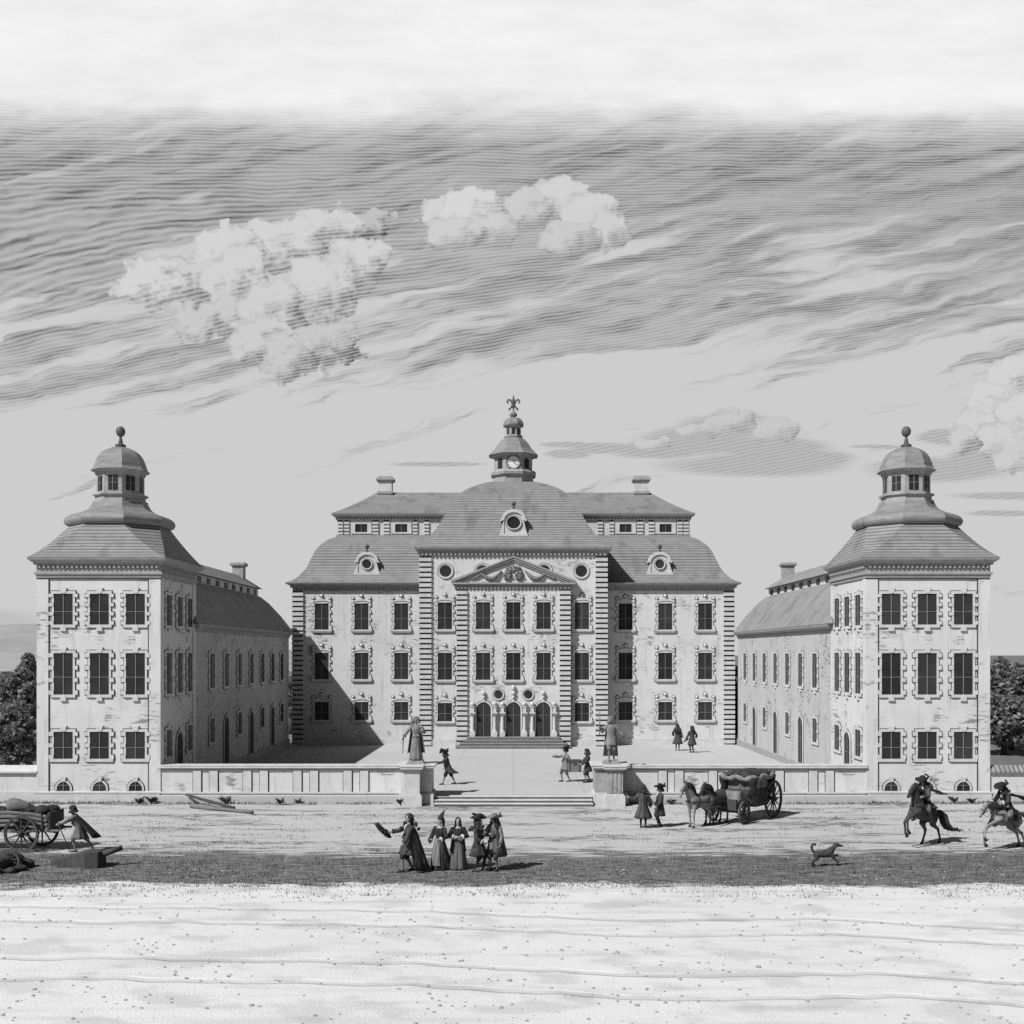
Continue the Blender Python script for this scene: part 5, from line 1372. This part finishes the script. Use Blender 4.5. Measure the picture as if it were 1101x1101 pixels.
# ================================================================== PLANTS
def leaves(mb, c, r, n, size, rg, sq=1.0):
    for k in range(n):
        d = V((rg.gauss(0, 1), rg.gauss(0, 1), rg.gauss(0, 1))).normalized() * r * rg.uniform(.45, 1.05); d.z *= sq
        p = V(c) + d; a = V((rg.gauss(0, 1), rg.gauss(0, 1), rg.gauss(0, .8))).normalized(); b = a.cross(V((rg.gauss(0, 1), rg.gauss(0, 1), rg.gauss(0, 1)))).normalized()
        s = size * rg.uniform(.6, 1.3); a *= s; b *= s * .55
        q = rg.random(); mb.cur = 0 if q < .45 else 1 if q < .85 else 2
        mb.add([tuple(p - a), tuple(p + b), tuple(p + a), tuple(p - b)], [(0, 1, 2, 3)])
    mb.cur = 0
def tree(label, x, y, h, rad, seed, kind='round', leaf=.17, group='trees behind the garden walls'):
    rg = random.Random(seed); t = thing('conifer_tree' if kind == 'pine' else 'broadleaf_tree', label, 'tree', (x, y, 0), 0, group)
    c = MB(); c.smooth = True
    c.tube([(0, 0, -.1), (.05, .02, h * .25), (-.04, .05, h * .5), (.03, 0, h * .85)], [.22, .17, .12, .03], 8); tr = c
    cr = MB()
    if kind == 'pine':
        for k in range(16):
            q = k / 15; z = h * (.22 + .76 * q); rr = rad * (1 - q) ** .75 + .12
            for j in range(6):
                a = j * 1.047 + k * .7 + rg.uniform(-.3, .3); ln = rr * rg.uniform(.7, 1.15)
                e = V((math.cos(a) * ln, math.sin(a) * ln, z + ln * .45)); c.tube([(0, 0, z), tuple(e * .5 + V((0, 0, z * .5)) - V((0, 0, .05))), tuple(e)], [.035, .025, .01], 5, cap=False)
                for s in (.45, .75, 1.0): leaves(cr, V((0, 0, z)).lerp(e, s), .26, 26, leaf, rg)
    else:
        m_ = 26
        for k in range(m_):
            a = k * 2.4; q = (k + .5) / m_; ze = 1 - 1.7 * q; rr = rad * math.sqrt(max(0.05, 1 - ze * ze)) * rg.uniform(.65, 1.05)
            zc = h * .60 + ze * h * .36 * rg.uniform(.9, 1.08)
            e = V((math.cos(a) * rr, math.sin(a) * rr * .9, zc))
            if k % 2 == 0: c.tube([(0, 0, h * .3), tuple(e * .5 + V((0, 0, h * .25))), tuple(e)], [.07, .045, .012], 6, cap=False)
            leaves(cr, e, rad * rg.uniform(.22, .40), 150, leaf, rg, .85)
        leaves(cr, (0, 0, h * .55), rad * .6, 260, leaf * 1.1, rg, 1.1)
    tr.build('trunk', 'bark', t)
    cr.build('crown', ('leaf_a', 'leaf_b', 'leaf_c'), t)
def at_px(px, Y): return (px - 552.0) * Y / F
def top(py, Y): return EYE + (702 - py) * Y / F
TL = 'dense broadleaf tree %s'
tree(TL % 'at the left picture edge behind the left garden wall', at_px(2, 63), 63, top(724, 63), 1.5, 11)
tree(TL % 'with a round topped crown second from the left edge', at_px(17, 60), 60, top(720, 60), 1.3, 12)
tree('feathery conifer standing next to the left tower behind the garden wall', at_px(31, 62), 62, top(706, 62), 1.1, 13, 'pine', .14)
tree('tall dark broadleaf tree close behind the right tower', at_px(1071, 84), 84, top(711, 84), 2.0, 14, leaf=.22)
tree('lower pale leaved tree in the middle of the right hand group', at_px(1087, 80), 80, top(719, 80), 1.9, 15, leaf=.21)
tree('broad tree cut off by the right picture edge behind the tiled wall', at_px(1104, 86), 86, top(712, 86), 2.1, 16, leaf=.22)
tree('low bushy tree just behind the left garden wall', at_px(12, 56.5), 56.5, top(760, 56.5), 1.5, 17)
tree('low bushy tree just behind the tiled right garden wall', at_px(1079, 76), 76, top(752, 76), 2.2, 18, leaf=.21)
tree('slim tree glimpsed between the left wing and the palace', at_px(312.5, 95), 95, top(727, 95), 1.2, 19, leaf=.15, group='trees glimpsed beside the palace')
tree('slim tree glimpsed between the right wing and the palace', at_px(791, 95), 95, top(716, 95), 1.2, 20, leaf=.15, group='trees glimpsed beside the palace')
# weeds along the plinth: each a small tuft of pointed leaves
def weed(px, py, h, seed, label):
    rg = random.Random(seed); b = V(W(px, py)); c = MB()
    for k in range(34):
        a = rg.uniform(0, 6.28); l = h * rg.uniform(.3, 1.1); o = V((math.cos(a), math.sin(a) * .6, 0)); s = V((-o.y, o.x, 0)).normalized() * .016
        p1 = o * l * .25 + V((0, 0, l * .6)); p2 = o * l * rg.uniform(.5, 1.0) + V((0, 0, l * rg.uniform(.5, 1.0)))
        c.add([tuple(-s), tuple(s), tuple(p1 + s * 1.3), tuple(p2), tuple(p1 - s * 1.3)], [(0, 1, 2, 3, 4)])
    tag(c.build('weed', 'grass_a', None, (0, 0, 0), tuple(b)), label, 'weed', 'weeds at the foot of the walls')
for i, (px, py, h, lb) in enumerate(((150, 864.5, .38, 'spiky weed at the inner foot of the left tower'), (163, 864, .45, 'taller weed between the left tower and the court wall'), (243, 864.5, .45, 'weed at the court wall just right of the logs'),
        (301, 865, .35, 'weed at the foot of the left court wall midway to the pedestal'), (320, 864, .30, 'small weed at the left court wall nearer the pedestal'), (432, 867, .45, 'weed growing against the left gate pedestal'),
        (1026, 863.5, .40, 'branching weed right of the first rider at the right tower'), (1045, 864, .36, 'low weed at the outer foot of the right tower'), (722, 865, .34, 'weed at the court wall left of the pale horse'))):
    weed(px, py, h, i, lb)
# grass: ragged belt at the walls and turf across the foreground
rg = random.Random(99); c = MB()
def blade(x, y, h):
    a = rg.uniform(0, 3.14); s = V((math.cos(a), math.sin(a), 0)) * .012; l = V((rg.uniform(-.5, .5), rg.uniform(-.3, .3), 1)) * h
    c.cur = 0 if rg.random() < .65 else 1
    c.add([(x - s.x, y - s.y, 0), (x + s.x, y + s.y, 0), (x + l.x, y + l.y, l.z)], [(0, 1, 2)])
for k in range(1100):
    x = rg.uniform(-27, 27)
    if abs(x) < 5.4: continue
    n_ = rg.randint(2, 9); y = rg.uniform(51.0, 51.82)
    for j in range(n_): blade(x + rg.gauss(0, .12), min(y + rg.gauss(0, .08), 51.84), rg.uniform(.05, .16))
for k in range(2600):
    x = rg.uniform(-17.5, 17.5); y = rg.uniform(33.0, 37.4 + 0.05 * abs(x)) if k % 8 else rg.uniform(31.6, 33.4)
    for j in range(rg.randint(3, 8)): blade(x + rg.gauss(0, .22), y + rg.gauss(0, .05), rg.uniform(.03, .10))
for k in range(420):
    x = rg.uniform(-22, 22); y = rg.uniform(38, 50)
    if abs(x) < 3: continue
    for j in range(rg.randint(8, 22)): blade(x + rg.gauss(0, .35), y + rg.gauss(0, .06), rg.uniform(.03, .09))
c.cur = 0
tag(c.build('grass', ('grass_a', 'grass_b')), kind='stuff')

rg = random.Random(5); c = MB()
for k in range(3000):
    y = rg.uniform(20.5, 36.0) if k % 4 else rg.uniform(37, 50.5); x = rg.uniform(-.52, .52) * y; r_ = rg.uniform(.012, .04) * (1.4 if k % 9 == 0 else 1)
    if abs(x) < 4 and y > 47: continue
    if rg.random() > .25 + .75 * (math.sin(x * .9 + 1.3 * math.sin(y * 1.1)) * math.sin(y * 1.7 + x * .3) > .25): continue
    a = rg.uniform(0, 1)
    c.rings([[(x + r_ * q * math.cos(a + i * 1.2566) * 1.3, y + r_ * q * math.sin(a + i * 1.2566), z * r_) for i in range(5)] for q, z in ((1, -.2), (.9, .45), (.4, .8))])
tag(c.build('pebbles', 'stone_mid'), kind='stuff')
# ================================================================== SKY, SUN, CAMERA
SUN = V((1.0, .85, -1.33)).normalized()
wd = bpy.data.worlds.new('World'); SC.world = wd; wd.use_nodes = True
nt = wd.node_tree; nt.nodes.clear(); E.nt = nt
out = nt.nodes.new('ShaderNodeOutputWorld'); bg = nt.nodes.new('ShaderNodeBackground'); nt.links.new(bg.outputs[0], out.inputs[0])
sky = nt.nodes.new('ShaderNodeTexSky'); sky.sky_type = 'NISHITA'; sky.sun_disc = False
sky.sun_elevation = math.asin(-SUN.z); sky.sun_rotation = math.atan2(-SUN.x, -SUN.y)
bw = nt.nodes.new('ShaderNodeRGBToBW'); nt.links.new(sky.outputs[0], bw.inputs[0])
SKY = 0.028
nish = E(bw.outputs[0]) * SKY
gx, gy, gz = sepxyz(coord('Generated'))
az = E.m('ARCTAN2', gx, gy); el = E.m('ARCSINE', gz)
gyc = E.m('MAXIMUM', gy, 0.25)
U = gx / gyc * F; Vv = gz / gyc * F
def P(px, py): return px - 552.0, 702.0 - py
def yy(py): return 702.0 - py
PAPER = 0.60
wn1 = noise(xyz(U / 170, Vv / 60), 1, 3) - 0.5
wn2 = noise(xyz(U / 60, Vv / 22, 5.0), 1, 3) - 0.5
th = R(14); s_ = U * math.cos(th) + Vv * math.sin(th); t_ = Vv * math.cos(th) - U * math.sin(th)
tw = t_ + wn1 * 46 + wn2 * 10
streak = noise(xyz(s_ / 330, tw / 34, 2.0), 1, 4, .6)
up = ss(Vv - 0.07 * U + 40 * wn1, 205.0, 350.0)
high = ss(Vv + 40 * wn1, yy(360), yy(150))
streak2 = noise(xyz(s_ / 150, tw / 15, 6.0), 1, 4, .6)
dens = ss(streak * 0.75 + streak2 * 0.25 + 0.19 * up + 0.10 * high, 0.61, 0.73)
# engraved-looking mackerel lines inside the streaks
hs = ss(Vv, yy(380), yy(160))
lt = Vv + wn1 * 12 + wn2 * 4 - U * 0.19 * (1.0 - hs)
line = 0.5 + 0.5 * E.m('SINE', lt * (2 * math.pi / 3.5))
grain = noise(xyz(U / 3.2, Vv / 1.6, 1.0), 1, 2)
brk = noise(xyz(U / 70, Vv / 7, 12.0), 1, 3)
tex = 0.34 + 0.50 * line * lin(brk, .3, .65, .5, 1.25) + 0.30 * grain + 0.35 * (brk - 0.5)
tone = PAPER * (1.02 - dens * (0.36 + 0.10 * high + 0.30 * ss(streak2, .42, .66)) * tex)
# low grey cloud banks
HN0 = 0.0
def blobs(lst, amp, wx, wy, soft, sd):
    n1 = noise(xyz(U / wx, Vv / wy, sd), 1, 4, .6) - 0.5
    n2 = n1 * -0.8 + HN0
    res = None
    for px, py, rx, ry in lst:
        cu, cv = P(px, py)
        dx = (U + n1 * amp - cu) / rx; dy = (Vv + n2 * amp * (ry / rx if ry < rx * .5 else 1) - cv) / ry
        d = E.m('SQRT', dx * dx + dy * dy)
        b_ = ss(d, 1.0 + soft, 1.0 - soft)
        res = b_ if res is None else E.m('MAXIMUM', res, b_)
    return res
low = blobs(((785, 458, 48, 14), (752, 474, 66, 15), (830, 482, 62, 12), (705, 484, 50, 9), (815, 500, 95, 12), (870, 493, 50, 9), (648, 482, 36, 6), (610, 478, 30, 3), (610, 488, 22, 5), (470, 499, 50, 2.5),
             (1010, 505, 70, 13), (1062, 495, 50, 14), (1080, 552, 40, 3), (1085, 533, 60, 4), (1020, 470, 30, 8), (940, 480, 26, 2)), 34, 55, 16, .30, 3.0)
tone = tone * (1.0 - low * (0.30 * (0.55 + 0.7 * line * grain * 1.6)))
hz_ = blobs(((-10, 670, 60, 14), (15, 690, 60, 14)), 20, 60, 14, .4, 8.0)
tone = tone * (1.0 - hz_ * 0.14)
# bright heaped clouds: each puff is lit from the upper left, lower puffs in front of higher ones
HN = [noise(xyz(U / 30, Vv / 26, 0.0), 1, 4, .6) - 0.5, noise(xyz(U / 30, Vv / 26, 9.0), 1, 4, .6) - 0.5, noise(xyz(U / 15, Vv / 13, 4.0), 1, 3, .6) - 0.5]
def heap(tone, puffs, amp, wx, wy, sd, contrast):
    n1, n2, n3 = HN
    uu = U + n1 * amp * 1.6 + n3 * 14; vv = Vv + n2 * amp * 1.4 + n3 * 10
    for px, py, rx, ry, br in puffs:
        cu, cv = P(px, py)
        dx = (uu - cu) / rx; dy = (vv - cv) / ry
        d = E.m('SQRT', dx * dx + dy * dy)
        m_ = ss(d, 1.04, 0.90) * ss(dy + 0.6 * n3, -1.15, -0.55)
        sh = ss(dx * 0.55 - dy * 0.75 + n3 * 2.2, -0.25, 0.85)
        rim = ss(d + 0.5 * n3, 0.80, 1.0) * 0.15
        pt = PAPER * (br + 0.03 - contrast * sh * (0.55 + 0.75 * line) - rim)
        tone = tone * (1.0 - m_) + pt * m_
    return tone
tone = heap(tone, ((396, 243, 30, 20, .86), (350, 246, 42, 24, 1.05), (300, 262, 52, 28, 1.06), (245, 268, 42, 28, 1.07), (205, 300, 50, 26, 1.0), (384, 284, 36, 32, 1.05), (255, 300, 40, 34, 1.04),
    (165, 308, 42, 32, 1.08), (345, 312, 44, 40, 1.04), (228, 345, 46, 26, .96), (294, 330, 38, 34, 1.02), (348, 368, 46, 30, .93), (280, 366, 36, 28, .99), (312, 384, 34, 24, .95)), 40, 40, 34, 0.0, .56)
tone = heap(tone, ((604, 212, 36, 26, 1.05), (568, 224, 28, 22, .98), (634, 232, 34, 27, 1.04), (654, 250, 26, 22, 1.0), (612, 256, 38, 18, .96), (472, 230, 24, 19, 1.06), (507, 224, 36, 26, 1.10), (520, 248, 50, 16, 1.0), (488, 252, 34, 18, 1.0)), 26, 30, 26, 1.0, .42)
tone = heap(tone, ((1092, 408, 34, 28, 1.06), (1064, 430, 26, 22, 1.06), (1098, 446, 34, 26, 1.04), (1052, 456, 28, 20, 1.03), (1078, 474, 34, 22, 1.02), (1036, 472, 20, 15, .98), (1100, 492, 34, 18, .98)), 26, 30, 26, 6.0, .50)
tone = heap(tone, ((835, 462, 26, 14, .94), (785, 452, 30, 12, .93), (750, 462, 26, 9, .95), (700, 476, 22, 7, .96)), 20, 26, 18, 11.0, .30)
# bright overcast deck above the streaks
wn3 = noise(xyz(U / 260, Vv / 70, 21.0), 1, 5, .6) - 0.5
deck = ss(Vv + 70 * wn3 + 20 * wn2, yy(168), yy(92))
tone = tone * (1.0 - deck) + deck * (0.86 + 0.30 * wn3 + 0.12 * wn2 + 0.05 * (grain - 0.5))
# towards the rest of the dome: plain clear sky, greyed
keep = ss(E.m('ABSOLUTE', az), 0.80, 0.55) * ss(el, 0.72, 0.57)
final = tone * keep + nish * (1.0 - keep)
col = nt.nodes.new('ShaderNodeCombineColor')
for i in range(3): nt.links.new(final.s, col.inputs[i])
nt.links.new(col.outputs[0], bg.inputs['Color']); bg.inputs['Strength'].default_value = 1.0
wd.cycles.sampling_method = 'MANUAL'; wd.cycles.sample_map_resolution = 512

sl = bpy.data.lights.new('sun', 'SUN'); sl.energy = 4.9; sl.angle = R(.5); sl.color = (1, 1, 1)
so = bpy.data.objects.new('sun', sl); COL.objects.link(so); so.rotation_euler = SUN.to_track_quat('-Z', 'Y').to_euler(); so.location = (-40, -30, 60)
cd = bpy.data.cameras.new('camera'); cam = bpy.data.objects.new('camera', cd); COL.objects.link(cam)
cam.location = (0, 0, EYE); cam.rotation_euler = (R(90), 0, 0)
cd.sensor_width = 36; cd.sensor_fit = 'HORIZONTAL'; cd.lens = 36 * F / 1101.0
cd.shift_x = -1.5 / 1101; cd.shift_y = 151.5 / 1101; cd.clip_start = .5; cd.clip_end = 5000
SC.camera = cam
SC.render.engine = 'CYCLES'; SC.cycles.use_denoising = False
SC.cycles.max_bounces = 3; SC.cycles.diffuse_bounces = 1
vs = SC.view_settings; vs.view_transform = 'Standard'; vs.look = 'None'; vs.exposure = 0.0; vs.gamma = 1.0; vs.use_curve_mapping = False
